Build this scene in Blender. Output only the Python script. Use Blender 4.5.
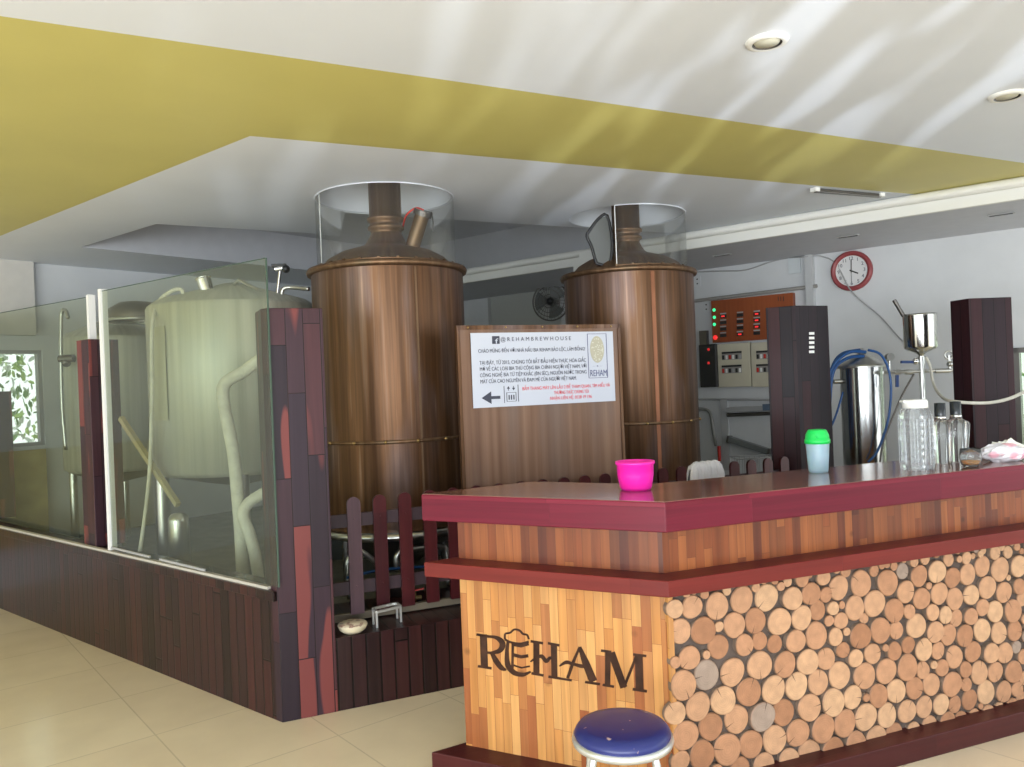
import bpy, bmesh, math, random
from mathutils import Vector, Matrix, Euler, noise
from mathutils.geometry import delaunay_2d_cdt
for o in list(bpy.data.objects): bpy.data.objects.remove(o)
SC = bpy.context.scene
COL = SC.collection
R = math.radians

# ------------------------------------------------------------------ camera, world, lights, exposure
FOC, EYE, ROLL = 800.0, 1.52, R(2.29)
cam_d = bpy.data.cameras.new('camera'); cam = bpy.data.objects.new('camera', cam_d); COL.objects.link(cam)
cam_d.sensor_fit = 'HORIZONTAL'; cam_d.sensor_width = 36; cam_d.lens = 36*FOC/1024
cam_d.clip_start = .05; cam_d.clip_end = 200
c_, s_ = math.cos(ROLL), math.sin(ROLL)
cam.matrix_world = Matrix(((c_, s_, 0, 0), (0, 0, -1, 0), (-s_, c_, 0, EYE), (0, 0, 0, 1)))
SC.camera = cam
SC.view_settings.view_transform = 'Standard'; SC.view_settings.look = 'None'
SC.view_settings.gamma = 1; SC.view_settings.use_curve_mapping = False
SC.view_settings.exposure = 0.08
W = bpy.data.worlds.new('world'); SC.world = W; W.use_nodes = True
W.node_tree.nodes['Background'].inputs[0].default_value = (.86, .93, 1.0, 1)
W.node_tree.nodes['Background'].inputs[1].default_value = 1.9

def area(name, loc, target, sx, sy, power, color):
    d = bpy.data.lights.new(name, 'AREA'); d.shape = 'RECTANGLE'; d.size = sx; d.size_y = sy
    d.energy = power; d.color = color
    o = bpy.data.objects.new(name, d); COL.objects.link(o); o.location = loc
    o.rotation_euler = (Vector(target)-Vector(loc)).to_track_quat('-Z', 'Y').to_euler(); return o
# daylight coming in through the open shop front behind the photographer
area('daylight_shopfront', (-1.5, -4.4, 1.0), (-.3, 2.5, 2.5), 9, 1.9, 480, (.88, .945, 1))
# daylight from the window beside the right hand rear wall
area('daylight_side', (5.6, 3.6, 1.6), (1.5, 6.0, 1.2), 2.0, 1.8, 20, (.85, .93, 1))
sun_d = bpy.data.lights.new('sun', 'SUN'); sun_d.energy = 4; sun_d.angle = R(1); sun_d.color = (1, .95, .86)
sun = bpy.data.objects.new('sun', sun_d); COL.objects.link(sun)
sun.rotation_euler = Vector((.25, .55, -1)).to_track_quat('-Z', 'Y').to_euler()
# sun thrown up on the ceiling by the shiny paving outside: a dappled spot from below
def dapple(name, loc, target, ang, power, color, scale, lo, hi, rot=0):
    d = bpy.data.lights.new(name, 'SPOT'); d.energy = power; d.color = color; d.spot_size = R(ang); d.spot_blend = .6
    d.shadow_soft_size = .03; d.use_nodes = True
    nt = d.node_tree; em = nt.nodes['Emission']
    tc = nt.nodes.new('ShaderNodeTexCoord'); mp = nt.nodes.new('ShaderNodeMapping'); mp.inputs['Scale'].default_value = scale
    rt_ = nt.nodes.new('ShaderNodeMapping'); rt_.inputs['Rotation'].default_value = (0, 0, rot)
    nz = nt.nodes.new('ShaderNodeTexNoise'); nz.inputs['Scale'].default_value = 1; nz.inputs['Detail'].default_value = 1.5
    rp = nt.nodes.new('ShaderNodeValToRGB'); rp.color_ramp.elements[0].position = lo; rp.color_ramp.elements[1].position = hi
    nt.links.new(tc.outputs['Normal'], rt_.inputs['Vector']); nt.links.new(rt_.outputs[0], mp.inputs['Vector']); nt.links.new(mp.outputs[0], nz.inputs['Vector'])
    nt.links.new(nz.outputs['Fac'], rp.inputs[0]); nt.links.new(rp.outputs[0], em.inputs['Color'])
    o = bpy.data.objects.new(name, d); COL.objects.link(o); o.location = loc
    o.rotation_euler = (Vector(target)-Vector(loc)).to_track_quat('-Z', 'Y').to_euler(); return o
dapple('paving_glint', (2.6, -2.6, .15), (1.55, 2.55, 2.7), 25, 1500, (.8, .88, 1), (11, 32, 11), .5, .61, R(65))
dapple('paving_glint', (2.6, -2.6, .15), (-.35, 3.05, 2.7), 17, 750, (.85, .92, 1), (10, 28, 12), .51, .63, R(60))

# ------------------------------------------------------------------ directions of the place
def ray(px, py):
    u = px-512; v = 383.5-py
    return (u*c_+v*s_)/FOC, (v*c_-u*s_)/FOC
def at_z(px, py, z):
    X, Z = ray(px, py); Y = (z-EYE)/Z; return Vector((X*Y, Y, z))
def at_Y(px, py, Y):
    X, Z = ray(px, py); return Vector((X*Y, Y, EYE+Z*Y))
def at_pl(px, py, n, d):
    X, Z = ray(px, py); Y = d/(n[0]*X+n[1]); return Vector((X*Y, Y, EYE+Z*Y))
def at_zy(py, px, Y): return at_Y(px, py, Y)
D = Vector((-.772, .635, 0)).normalized()      # along the glass wall, away to the left
N = Vector((D.y, -D.x, 0))                      # across it, into the brewing room
A = Vector((math.sin(R(66.3)), math.cos(R(66.3)), 0))   # along the front fence
M = Vector((-A.y, A.x, 0))                      # across the fence, away from camera
def nd(n, d, z=0): v = N*n+D*d; return Vector((v.x, v.y, z))
K = Vector((-1.12, 3.69, 0))
CEIL = 2.7; WALL = 7.33; BACK = 7.4; BEAM = 6.02; PLAT = .34

# ------------------------------------------------------------------ materials
def newmat(name):
    m = bpy.data.materials.new(name); m.use_nodes = True
    nt = m.node_tree; return m, nt, nt.nodes['Principled BSDF']
def nn(nt, t, **kw):
    n = nt.nodes.new(t)
    for k, v in kw.items(): setattr(n, k, v)
    return n
def ramp(nt, fac, stops):
    r = nt.nodes.new('ShaderNodeValToRGB'); e = r.color_ramp.elements
    while len(e) < len(stops): e.new(.5)
    for i, (p, c) in enumerate(stops): e[i].position = p; e[i].color = (*c, 1)
    nt.links.new(fac, r.inputs[0]); return r.outputs[0]
def math_(nt, op, a, b=None, c=None):
    n = nt.nodes.new('ShaderNodeMath'); n.operation = op
    for i, v in enumerate((a, b, c)):
        if v is None: continue
        if isinstance(v, (int, float)): n.inputs[i].default_value = v
        else: nt.links.new(v, n.inputs[i])
    return n.outputs[0]
def mix(nt, fac, a, b, mode='MIX'):
    n = nt.nodes.new('ShaderNodeMix'); n.data_type = 'RGBA'; n.blend_type = mode
    for i, v in ((0, fac), (6, a), (7, b)):
        if isinstance(v, (int, float)): n.inputs[i].default_value = v
        elif isinstance(v, tuple): n.inputs[i].default_value = (*v, 1) if len(v) == 3 else v
        else: nt.links.new(v, n.inputs[i])
    return n.outputs[2]
def plain(name, col, rough=.5, metal=0, var=.0, vscale=8, bump=0, bscale=60, coat=0, spec=.5, emit=0, trans=0, alpha=1):
    m, nt, b = newmat(name)
    b.inputs['Base Color'].default_value = (*col, 1); b.inputs['Roughness'].default_value = rough
    b.inputs['Metallic'].default_value = metal; b.inputs['Coat Weight'].default_value = coat
    b.inputs['Specular IOR Level'].default_value = spec; b.inputs['Coat Roughness'].default_value = .08
    b.inputs['Transmission Weight'].default_value = trans
    if emit: b.inputs['Emission Color'].default_value = (*col, 1); b.inputs['Emission Strength'].default_value = emit
    tc = nn(nt, 'ShaderNodeTexCoord')
    if var:
        z = nn(nt, 'ShaderNodeTexNoise'); z.inputs['Scale'].default_value = vscale; z.inputs['Detail'].default_value = 4
        nt.links.new(tc.outputs['Object'], z.inputs['Vector'])
        lo = tuple(max(0, c*(1-var)) for c in col); hi = tuple(min(1, c*(1+var)) for c in col)
        nt.links.new(ramp(nt, z.outputs['Fac'], [(.3, lo), (.7, hi)]), b.inputs['Base Color'])
    if bump:
        z = nn(nt, 'ShaderNodeTexNoise'); z.inputs['Scale'].default_value = bscale
        nt.links.new(tc.outputs['Object'], z.inputs['Vector'])
        bp = nn(nt, 'ShaderNodeBump'); bp.inputs['Strength'].default_value = bump; bp.inputs['Distance'].default_value = .01
        nt.links.new(z.outputs['Fac'], bp.inputs['Height']); nt.links.new(bp.outputs[0], b.inputs['Normal'])
    return m
def wood(name, cols, pw=.06, pl=.5, rough=.3, coat=.3, spec=.35, vert=True, seam=.35, grain=.35, gap=.0015, knots=0, sap=None, bump=.25):
    m, nt, b = newmat(name); uv = nn(nt, 'ShaderNodeUVMap'); sp = nn(nt, 'ShaderNodeSeparateXYZ'); nt.links.new(uv.outputs[0], sp.inputs[0])
    cb = nn(nt, 'ShaderNodeCombineXYZ')
    al, ac = (1, 0) if vert else (0, 1)      # along / across
    row = math_(nt, 'FLOOR', math_(nt, 'DIVIDE', sp.outputs[ac], pw)); wn_ = nn(nt, 'ShaderNodeTexWhiteNoise', noise_dimensions='1D'); nt.links.new(row, wn_.inputs['W'])
    nt.links.new(math_(nt, 'ADD', sp.outputs[al], math_(nt, 'MULTIPLY', wn_.outputs[0], pl*7)), cb.inputs[0]); nt.links.new(sp.outputs[ac], cb.inputs[1])
    br = nn(nt, 'ShaderNodeTexBrick'); br.offset = 0; br.squash = 1
    br.inputs['Scale'].default_value = 1; br.inputs['Brick Width'].default_value = pl; br.inputs['Row Height'].default_value = pw
    br.inputs['Mortar Size'].default_value = gap; br.inputs['Mortar Smooth'].default_value = .3
    br.inputs['Color1'].default_value = (0, 0, 0, 1); br.inputs['Color2'].default_value = (1, 1, 1, 1); br.inputs['Mortar'].default_value = (.5, .5, .5, 1)
    nt.links.new(cb.outputs[0], br.inputs['Vector'])
    rnd = math_(nt, 'MULTIPLY', br.outputs['Color'], 1.0)
    gx = math_(nt, 'MULTIPLY_ADD', sp.outputs[al], 1.6, math_(nt, 'MULTIPLY', rnd, 13.0)); gy = math_(nt, 'MULTIPLY', sp.outputs[ac], 38.0)
    cg = nn(nt, 'ShaderNodeCombineXYZ'); nt.links.new(gx, cg.inputs[0]); nt.links.new(gy, cg.inputs[1])
    z = nn(nt, 'ShaderNodeTexNoise'); z.inputs['Scale'].default_value = 1.0; z.inputs['Detail'].default_value = 5; z.inputs['Distortion'].default_value = .6
    nt.links.new(cg.outputs[0], z.inputs['Vector'])
    base = ramp(nt, rnd, [(i/(len(cols)-1), c) for i, c in enumerate(cols)])
    g = math_(nt, 'MULTIPLY_ADD', z.outputs['Fac'], 2*grain, 1-grain)
    gc = nn(nt, 'ShaderNodeCombineXYZ'); [nt.links.new(g, gc.inputs[i]) for i in range(3)]
    col = mix(nt, 1.0, base, gc.outputs[0], 'MULTIPLY')
    if sap:      # streaks of pale or red sapwood
        cs = nn(nt, 'ShaderNodeCombineXYZ')
        nt.links.new(math_(nt, 'MULTIPLY_ADD', sp.outputs[al], sap[1], math_(nt, 'MULTIPLY', rnd, 31.0)), cs.inputs[0]); nt.links.new(math_(nt, 'MULTIPLY', sp.outputs[ac], sap[2]), cs.inputs[1])
        zs = nn(nt, 'ShaderNodeTexNoise'); zs.inputs['Scale'].default_value = 1; zs.inputs['Detail'].default_value = 1.5
        nt.links.new(cs.outputs[0], zs.inputs['Vector'])
        f = ramp(nt, zs.outputs['Fac'], [(sap[3], (0, 0, 0)), (sap[3]+.03, (1, 1, 1))])
        col = mix(nt, math_(nt, 'MULTIPLY', f, .85), col, sap[0])
    if knots:
        v = nn(nt, 'ShaderNodeTexVoronoi'); v.inputs['Scale'].default_value = knots
        nt.links.new(uv.outputs[0], v.inputs['Vector'])
        f = ramp(nt, v.outputs['Distance'], [(.04, (1, 1, 1)), (.1, (0, 0, 0))])
        col = mix(nt, math_(nt, 'MULTIPLY', f, .6), col, tuple(c*.25 for c in cols[0]))
    col = mix(nt, math_(nt, 'MULTIPLY', br.outputs['Fac'], seam), col, tuple(c*.12 for c in cols[0]))
    nt.links.new(col, b.inputs['Base Color']); b.inputs['Roughness'].default_value = rough
    b.inputs['Coat Weight'].default_value = coat; b.inputs['Coat Roughness'].default_value = .1; b.inputs['Specular IOR Level'].default_value = spec
    bp = nn(nt, 'ShaderNodeBump'); bp.inputs['Strength'].default_value = bump; bp.inputs['Distance'].default_value = .004
    h = math_(nt, 'SUBTRACT', math_(nt, 'MULTIPLY', z.outputs['Fac'], .25), br.outputs['Fac'])
    nt.links.new(h, bp.inputs['Height']); nt.links.new(bp.outputs[0], b.inputs['Normal'])
    return m
def glassy(name, tint, haze=(.5, .55, .45), hz=.06, refl=1.0, rough=.0):
    """thin clear pane: tinted see-through, mirror reflection at its own angle, a film of dust"""
    m = bpy.data.materials.new(name); m.use_nodes = True; nt = m.node_tree; nt.nodes.remove(nt.nodes['Principled BSDF']); out = nt.nodes['Material Output']
    tr = nn(nt, 'ShaderNodeBsdfTransparent'); tr.inputs[0].default_value = (*tint, 1)
    gl = nn(nt, 'ShaderNodeBsdfGlossy'); gl.inputs['Roughness'].default_value = rough
    df = nn(nt, 'ShaderNodeBsdfDiffuse'); df.inputs[0].default_value = (*haze, 1)
    fr = nn(nt, 'ShaderNodeFresnel'); fr.inputs[0].default_value = 1.5
    m1 = nn(nt, 'ShaderNodeMixShader'); m1.inputs[0].default_value = hz; nt.links.new(tr.outputs[0], m1.inputs[1]); nt.links.new(df.outputs[0], m1.inputs[2])
    m2 = nn(nt, 'ShaderNodeMixShader'); nt.links.new(math_(nt, 'MULTIPLY', fr.outputs[0], refl), m2.inputs[0]); nt.links.new(m1.outputs[0], m2.inputs[1]); nt.links.new(gl.outputs[0], m2.inputs[2])
    nt.links.new(m2.outputs[0], out.inputs[0]); return m
def copper(name, cols, rough=.38, metal=.75, st=1.0):
    m, nt, b = newmat(name); uv = nn(nt, 'ShaderNodeUVMap'); mp = nn(nt, 'ShaderNodeMapping'); mp.inputs['Scale'].default_value = (17, .3, 1)
    nt.links.new(uv.outputs[0], mp.inputs[0])
    z = nn(nt, 'ShaderNodeTexNoise'); z.inputs['Scale'].default_value = 1; z.inputs['Detail'].default_value = 6; z.inputs['Roughness'].default_value = .6
    nt.links.new(mp.outputs[0], z.inputs['Vector'])
    mp2 = nn(nt, 'ShaderNodeMapping'); mp2.inputs['Scale'].default_value = (3, .6, 1); mp2.inputs['Location'].default_value = (5, 2, 0); nt.links.new(uv.outputs[0], mp2.inputs[0])
    z2 = nn(nt, 'ShaderNodeTexNoise'); z2.inputs['Scale'].default_value = 1.5; z2.inputs['Detail'].default_value = 3; nt.links.new(mp2.outputs[0], z2.inputs['Vector'])
    c = ramp(nt, z.outputs['Fac'], [(.3, cols[0]), (.45, cols[1]), (.58, cols[2]), (.72, cols[3])])
    c = mix(nt, ramp(nt, z2.outputs['Fac'], [(.5, (0, 0, 0)), (.7, (.6, .6, .6))]), c, cols[4])
    mp3 = nn(nt, 'ShaderNodeMapping'); mp3.inputs['Scale'].default_value = (30, 1.0, 1); nt.links.new(uv.outputs[0], mp3.inputs[0])
    z3 = nn(nt, 'ShaderNodeTexNoise'); z3.inputs['Scale'].default_value = 1; z3.inputs['Detail'].default_value = 4; nt.links.new(mp3.outputs[0], z3.inputs['Vector'])
    c = mix(nt, ramp(nt, z3.outputs['Fac'], [(.42, (.45*st,)*3), (.60, (0, 0, 0))]), c, tuple(x*.5 for x in cols[0]))
    c = mix(nt, ramp(nt, z3.outputs['Fac'], [(.64, (0, 0, 0)), (.74, (.6*st,)*3)]), c, tuple(min(1, x*1.5) for x in cols[3]))
    nt.links.new(c, b.inputs['Base Color']); b.inputs['Metallic'].default_value = metal
    nt.links.new(math_(nt, 'MULTIPLY_ADD', z.outputs['Fac'], .25, rough-.1), b.inputs['Roughness'])
    bp = nn(nt, 'ShaderNodeBump'); bp.inputs['Strength'].default_value = .08; bp.inputs['Distance'].default_value = .01
    nt.links.new(z2.outputs['Fac'], bp.inputs['Height']); nt.links.new(bp.outputs[0], b.inputs['Normal'])
    return m
def tiles(name, c1, c2, ang):
    m, nt, b = newmat(name); tc = nn(nt, 'ShaderNodeTexCoord'); mp = nn(nt, 'ShaderNodeMapping'); mp.inputs['Rotation'].default_value = (0, 0, ang); mp.inputs['Location'].default_value = (.2, .35, 0)
    nt.links.new(tc.outputs['Object'], mp.inputs[0])
    br = nn(nt, 'ShaderNodeTexBrick'); br.offset = 0; br.inputs['Scale'].default_value = 1; br.inputs['Brick Width'].default_value = .6; br.inputs['Row Height'].default_value = .6
    br.inputs['Mortar Size'].default_value = .0035; br.inputs['Color1'].default_value = (*c1, 1); br.inputs['Color2'].default_value = (*c2, 1); br.inputs['Mortar'].default_value = tuple(c*.72 for c in c1)+(1,)
    nt.links.new(mp.outputs[0], br.inputs['Vector'])
    z = nn(nt, 'ShaderNodeTexNoise'); z.inputs['Scale'].default_value = 3; z.inputs['Detail'].default_value = 6; nt.links.new(mp.outputs[0], z.inputs['Vector'])
    c = mix(nt, .35, br.outputs['Color'], ramp(nt, z.outputs['Fac'], [(.35, tuple(x*.85 for x in c1)), (.65, c2)]))
    nt.links.new(c, b.inputs['Base Color']); b.inputs['Roughness'].default_value = .16; return m

white_ceil = plain('white_ceiling_paint', (.75, .785, .84), .55, var=.02, vscale=2)
yellow = plain('yellow_ceiling_paint', (.60, .535, .17), .45, var=.03, vscale=2)
white_wall = plain('white_wall_paint', (.64, .655, .67), .7, var=.05, vscale=3)
warm_wall = plain('warm_wall_paint', (.62, .60, .56), .7, var=.04)
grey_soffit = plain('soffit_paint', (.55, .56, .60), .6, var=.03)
trim_white = plain('white_trim', (.82, .82, .78), .5)
floor_m = tiles('beige_floor_tiles', (.80, .67, .47), (.85, .73, .52), R(-39.4))
plat_m = plain('grey_cement', (.19, .18, .15), .5, var=.2)
paving = plain('pale_paving', (.6, .57, .5), .6, var=.1)
dark_clad = wood('dark_rosewood_boards', [(.014, .006, .006), (.027, .011, .011), (.048, .013, .012), (.022, .009, .010)], .07, 1.7, .30, .12, grain=.65, seam=.97, gap=.005, bump=.5, spec=.25)
column_wood = wood('rosewood_column_boards', [(.020, .012, .018), (.040, .020, .029), (.070, .024, .028), (.028, .017, .027)], .080, .62, .42, .04, seam=.9, gap=.0025, sap=((.20, .048, .042), .9, 6.0, .575), spec=.26)
shaded_column = wood('shaded_column_boards', [(.010, .006, .009), (.022, .010, .014), (.040, .010, .012), (.014, .008, .011)], .075, 2.6, .42, .03, seam=.9, gap=.0025, spec=.2)  # column rosewood without sapwood, its colours darkened to stand for weaker light
red_top = wood('red_varnished_edge', [(.085, .005, .015), (.14, .009, .024), (.19, .015, .034), (.11, .007, .017)], .12, .9, .34, .04, spec=.22, vert=False, seam=.3, grain=.35)
plinth_w = wood('dark_plinth', [(.055, .012, .012), (.075, .016, .015), (.045, .010, .010)], .12, 1.1, .4, .03, vert=False, seam=.2, grain=.3, spec=.22)
red_ledge = wood('red_brown_ledge', [(.12, .015, .013), (.165, .022, .017), (.095, .011, .011)], .12, 1.1, .38, .03, spec=.22, vert=False, seam=.2, grain=.3)
top_wood = wood('brown_varnished_top', [(.17, .070, .055), (.24, .105, .075), (.19, .075, .06)], .09, .8, .13, .35, vert=False, seam=.3, grain=.3, bump=.08)
honey = wood('honey_acacia_strips', [(.48, .20, .055), (.58, .28, .085), (.30, .085, .028), (.62, .33, .115), (.52, .235, .07)], .036, .30, .34, .1, grain=.42, seam=.3, gap=.0008, knots=5)
orange_w = wood('orange_acacia_strips', [(.20, .050, .016), (.31, .098, .030), (.085, .020, .012), (.26, .070, .022)], .036, .36, .34, .1, grain=.5, seam=.4, gap=.0008, knots=6)
red_picket = wood('dark_red_picket', [(.035, .005, .008), (.06, .009, .011)], .2, 2, .35, .25, seam=0, grain=.5)
rail_wood = wood('dark_rail', [(.035, .02, .025), (.05, .028, .034)], .2, 2, .5, 0, seam=0, grain=.4)
picket_grey = wood('faded_purple_picket', [(.085, .045, .055), (.11, .055, .065)], .2, 2, .45, .1, seam=0, grain=.4)
cop1 = copper('aged_copper', [(.070, .033, .015), (.135, .064, .028), (.195, .098, .047), (.30, .19, .13), (.22, .165, .165)], .38, .6, .8)
cop_dark = copper('dark_copper', [(.11, .06, .035), (.18, .10, .055), (.23, .14, .08), (.30, .2, .12), (.17, .13, .08)], .4, .75, .2)
cop_sheet = copper('dull_copper_sheet', [(.16, .09, .06), (.22, .125, .08), (.26, .155, .105), (.30, .19, .13), (.2, .15, .13)], .45, .6, .2)
steel = plain('brushed_steel', (.55, .55, .52), .28, 1, var=.15, vscale=5)
steel_tank = copper('hazy_tank_steel', [(.45, .45, .40), (.55, .55, .48), (.62, .62, .55), (.70, .70, .62), (.50, .52, .50)], .5, .5, .12)
dark_steel = plain('dark_steel', (.16, .15, .14), .35, .9)
chrome = plain('chrome', (.8, .8, .8), .12, 1)
black = plain('black_plastic', (.018, .018, .02), .4)
grey_pl = plain('grey_plastic', (.38, .38, .38), .5)
white_pl = plain('white_plastic', (.85, .85, .83), .4)
cream = plain('cream_enamel', (.62, .58, .45), .4, var=.03)
foam = plain('pipe_insulation', (.70, .68, .60), .7, var=.12, vscale=14, bump=.4)
blue_pl = plain('blue_hose', (.008, .075, .25), .35)
red_pl = plain('red_plastic', (.6, .03, .02), .4)
glass_green = glassy('green_pane', (.80, .855, .745), (.48, .53, .43), .07, .75)
glass_edge = plain('glass_edge', (.07, .11, .085), .5, spec=.2)
glass_clear = glassy('clear_bent_sheet', (.95, .955, .94), (.6, .6, .6), .035, .45)
# ------------------------------------------------------------------ mesh helpers
class MB:
    """collects shapes and links them as one mesh object"""
    def __init__(s): s.v = []; s.f = []; s.uv = {}; s.m = []; s.sm = []; s.cur = 0; s.smooth = False
    def add(s, vs, fs, uvs=None, smooth=None):
        b = len(s.v); s.v += [Vector(x) for x in vs]
        for i, f in enumerate(fs):
            if uvs and uvs[i]: s.uv[len(s.f)] = uvs[i]
            s.f.append([b+j for j in f]); s.m.append(s.cur); s.sm.append(s.smooth if smooth is None else smooth)
        return s
    def mat(s, i): s.cur = i; return s
    def box(s, c, size, rz=0, rot=None):
        x, y, z = (q/2 for q in size); m = rot or Matrix.Rotation(rz, 3, 'Z'); c = Vector(c)
        vs = [c+m @ Vector((a*x, b*y, d*z)) for d in (-1, 1) for b in (-1, 1) for a in (-1, 1)]
        return s.add(vs, [(0, 2, 3, 1), (4, 5, 7, 6), (0, 1, 5, 4), (2, 6, 7, 3), (0, 4, 6, 2), (1, 3, 7, 5)], smooth=False)
    def bar(s, p, q, w, h, up=(0, 0, 1)):
        p = Vector(p); q = Vector(q); d = (q-p); L = d.length; d.normalize(); u = Vector(up)
        r = d.cross(u)
        if r.length < 1e-4: r = Vector((1, 0, 0))
        r.normalize(); u = r.cross(d)
        return s.box((p+q)/2, (L, w, h), rot=Matrix((d, r, u)).transposed())
    def prism(s, poly, z0, z1, smooth=False):
        n = len(poly); p = [Vector((a[0], a[1], 0)) for a in poly]
        if sum(p[i].x*p[(i+1) % n].y-p[(i+1) % n].x*p[i].y for i in range(n)) < 0: p.reverse()
        vs = [Vector((a.x, a.y, z0)) for a in p]+[Vector((a.x, a.y, z1)) for a in p]
        fs = [tuple(range(n-1, -1, -1)), tuple(range(n, 2*n))]+[(i, (i+1) % n, n+(i+1) % n, n+i) for i in range(n)]
        return s.add(vs, fs, smooth=False)
    def lathe(s, prof, c=(0, 0, 0), seg=48, rot=None, a0=0, a1=2*math.pi, R0=None, smooth=True):
        """prof: list of (radius, height)"""
        c = Vector(c); full = abs(a1-a0-2*math.pi) < 1e-6; rr = R0 or max(p[0] for p in prof)
        k = seg if full else seg+1; vs = []; fs = []; uv = []
        for r, z in prof:
            for i in range(k):
                t = a0+(a1-a0)*i/seg; v = Vector((r*math.cos(t), r*math.sin(t), z)); vs.append(c+(rot @ v if rot else v))
        h = [0]
        for i in range(1, len(prof)): h.append(h[-1]+math.hypot(prof[i][0]-prof[i-1][0], prof[i][1]-prof[i-1][1]))
        for j in range(len(prof)-1):
            for i in range(seg):
                i2 = (i+1) % k; fs.append((j*k+i, j*k+i2, (j+1)*k+i2, (j+1)*k+i)); u0 = a0+(a1-a0)*i/seg; u1 = a0+(a1-a0)*(i+1)/seg
                uv.append([(u0*rr, h[j]), (u1*rr, h[j]), (u1*rr, h[j+1]), (u0*rr, h[j+1])])
        return s.add(vs, fs, uv, smooth)
    def cyl(s, p, q, r, r2=None, seg=20, caps=True):
        p = Vector(p); q = Vector(q); d = q-p; rot = d.to_track_quat('Z', 'Y').to_matrix(); L = d.length; r2 = r if r2 is None else r2
        pr = [(r, 0), (r2, L)]
        if caps: pr = [(.0001, 0), (r, 0)]; s.lathe(pr, p, seg, rot, smooth=False); s.lathe([(r2, L), (.0001, L)], p, seg, rot, smooth=False); pr = [(r, 0), (r2, L)]
        return s.lathe(pr, p, seg, rot, smooth=True)
    def tube(s, pts, r, seg=8, closed=False, sub=6, rr=None):
        pts = [Vector(p) for p in pts]
        if sub > 1 and len(pts) > 2:
            q = []; n = len(pts)
            for i in range(n if closed else n-1):
                g = lambda j: pts[j % n] if closed else pts[max(0, min(n-1, j))]
                a, b, c, d = g(i-1), g(i), g(i+1), g(i+2)
                for k in range(sub):
                    t = k/sub; q.append(.5*((2*b)+(c-a)*t+(2*a-5*b+4*c-d)*t*t+(3*b-a-3*c+d)*t**3))
            if not closed: q.append(pts[-1])
            pts = q
        n = len(pts); vs = []; fs = []; up = None
        for i in range(n):
            a = pts[(i-1) % n] if closed or i else pts[0]; b = pts[(i+1) % n] if closed or i < n-1 else pts[-1]
            d = (b-a).normalized()
            if up is None: up = d.orthogonal().normalized()
            up = (up-d*up.dot(d)).normalized(); w = d.cross(up)
            for k in range(seg):
                t = 2*math.pi*k/seg; vs.append(pts[i]+(up*math.cos(t)+w*math.sin(t))*r)
        for i in range(n if closed else n-1):
            for k in range(seg):
                j = (i+1) % n; fs.append((i*seg+k, i*seg+(k+1) % seg, j*seg+(k+1) % seg, j*seg+k))
        if not closed: fs.append(tuple(range(seg-1, -1, -1))); fs.append(tuple((n-1)*seg+k for k in range(seg)))
        return s.add(vs, fs, smooth=True)
    def torus(s, c, Rr, r, seg=48, rot=None, ts=8, sx=1, sy=1):
        m = rot or Matrix.Identity(3); c = Vector(c)
        return s.tube([c+m @ Vector((Rr*sx*math.cos(2*math.pi*i/seg), Rr*sy*math.sin(2*math.pi*i/seg), 0)) for i in range(seg)], r, ts, True, 1)
    def ball(s, c, r, seg=14, sz=1):
        return s.lathe([(max(.0001, r*math.sin(math.pi*i/8)), -r*sz*math.cos(math.pi*i/8)) for i in range(9)], c, seg)
    def build(s, name, mats, parent=None, bevel=0, origin=None, label=None, tag_=None):
        if origin is None:
            if parent: origin = root_loc(parent)
            else:
                lo = [min(v[i] for v in s.v) for i in range(3)]; hi = [max(v[i] for v in s.v) for i in range(3)]
                origin = Vector(((lo[0]+hi[0])/2, (lo[1]+hi[1])/2, lo[2]))
        me = bpy.data.meshes.new(name); me.from_pydata([v-origin for v in s.v], [], s.f)
        for m in (mats if isinstance(mats, (list, tuple)) else [mats]): me.materials.append(m)
        ul = me.uv_layers.new(name='UVMap').data
        for p in me.polygons:
            p.material_index = s.m[p.index]; p.use_smooth = s.sm[p.index]
            if p.index in s.uv:
                for k, li in enumerate(p.loop_indices): ul[li].uv = s.uv[p.index][k]
                continue
            n = p.normal
            if abs(n.z) > .7: t = A if False else Vector((A.x, A.y, 0)); b = Vector((M.x, M.y, 0))
            else: t = Vector((-n.y, n.x, 0)).normalized(); b = Vector((0, 0, 1))
            for li in p.loop_indices:
                co = s.v[me.loops[li].vertex_index]; ul[li].uv = (co.dot(t)+(hash3(n) if abs(n.z) <= .7 else 0), co.dot(b))
        me.update(); o = bpy.data.objects.new(name, me); COL.objects.link(o)
        if parent: o.parent = parent; o.location = origin-root_loc(parent)
        else: o.location = origin
        if bevel:
            md = o.modifiers.new('bevel', 'BEVEL'); md.width = bevel; md.segments = 2; md.limit_method = 'ANGLE'; md.angle_limit = R(40)
        if label: o['label'] = label
        return o
def hash3(n): return round(n.x*3.1+n.y*1.7, 1)
def root_loc(o):
    while o.parent: o = o.parent
    return o.location.copy()
def tag(o, label, cat, group=None, kind=None):
    o['label'] = label; o['category'] = cat
    if group: o['group'] = group
    if kind: o['kind'] = kind
    return o
def thing(name, label, cat, loc=(0, 0, 0), group=None, rz=0):
    o = bpy.data.objects.new(name, None); COL.objects.link(o); o.location = loc; o.rotation_euler = (0, 0, rz); o.empty_display_size = .05
    return tag(o, label, cat, group)
def struct(o, label=None):
    o['kind'] = 'structure'
    if label: o['label'] = label
    return o
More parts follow.
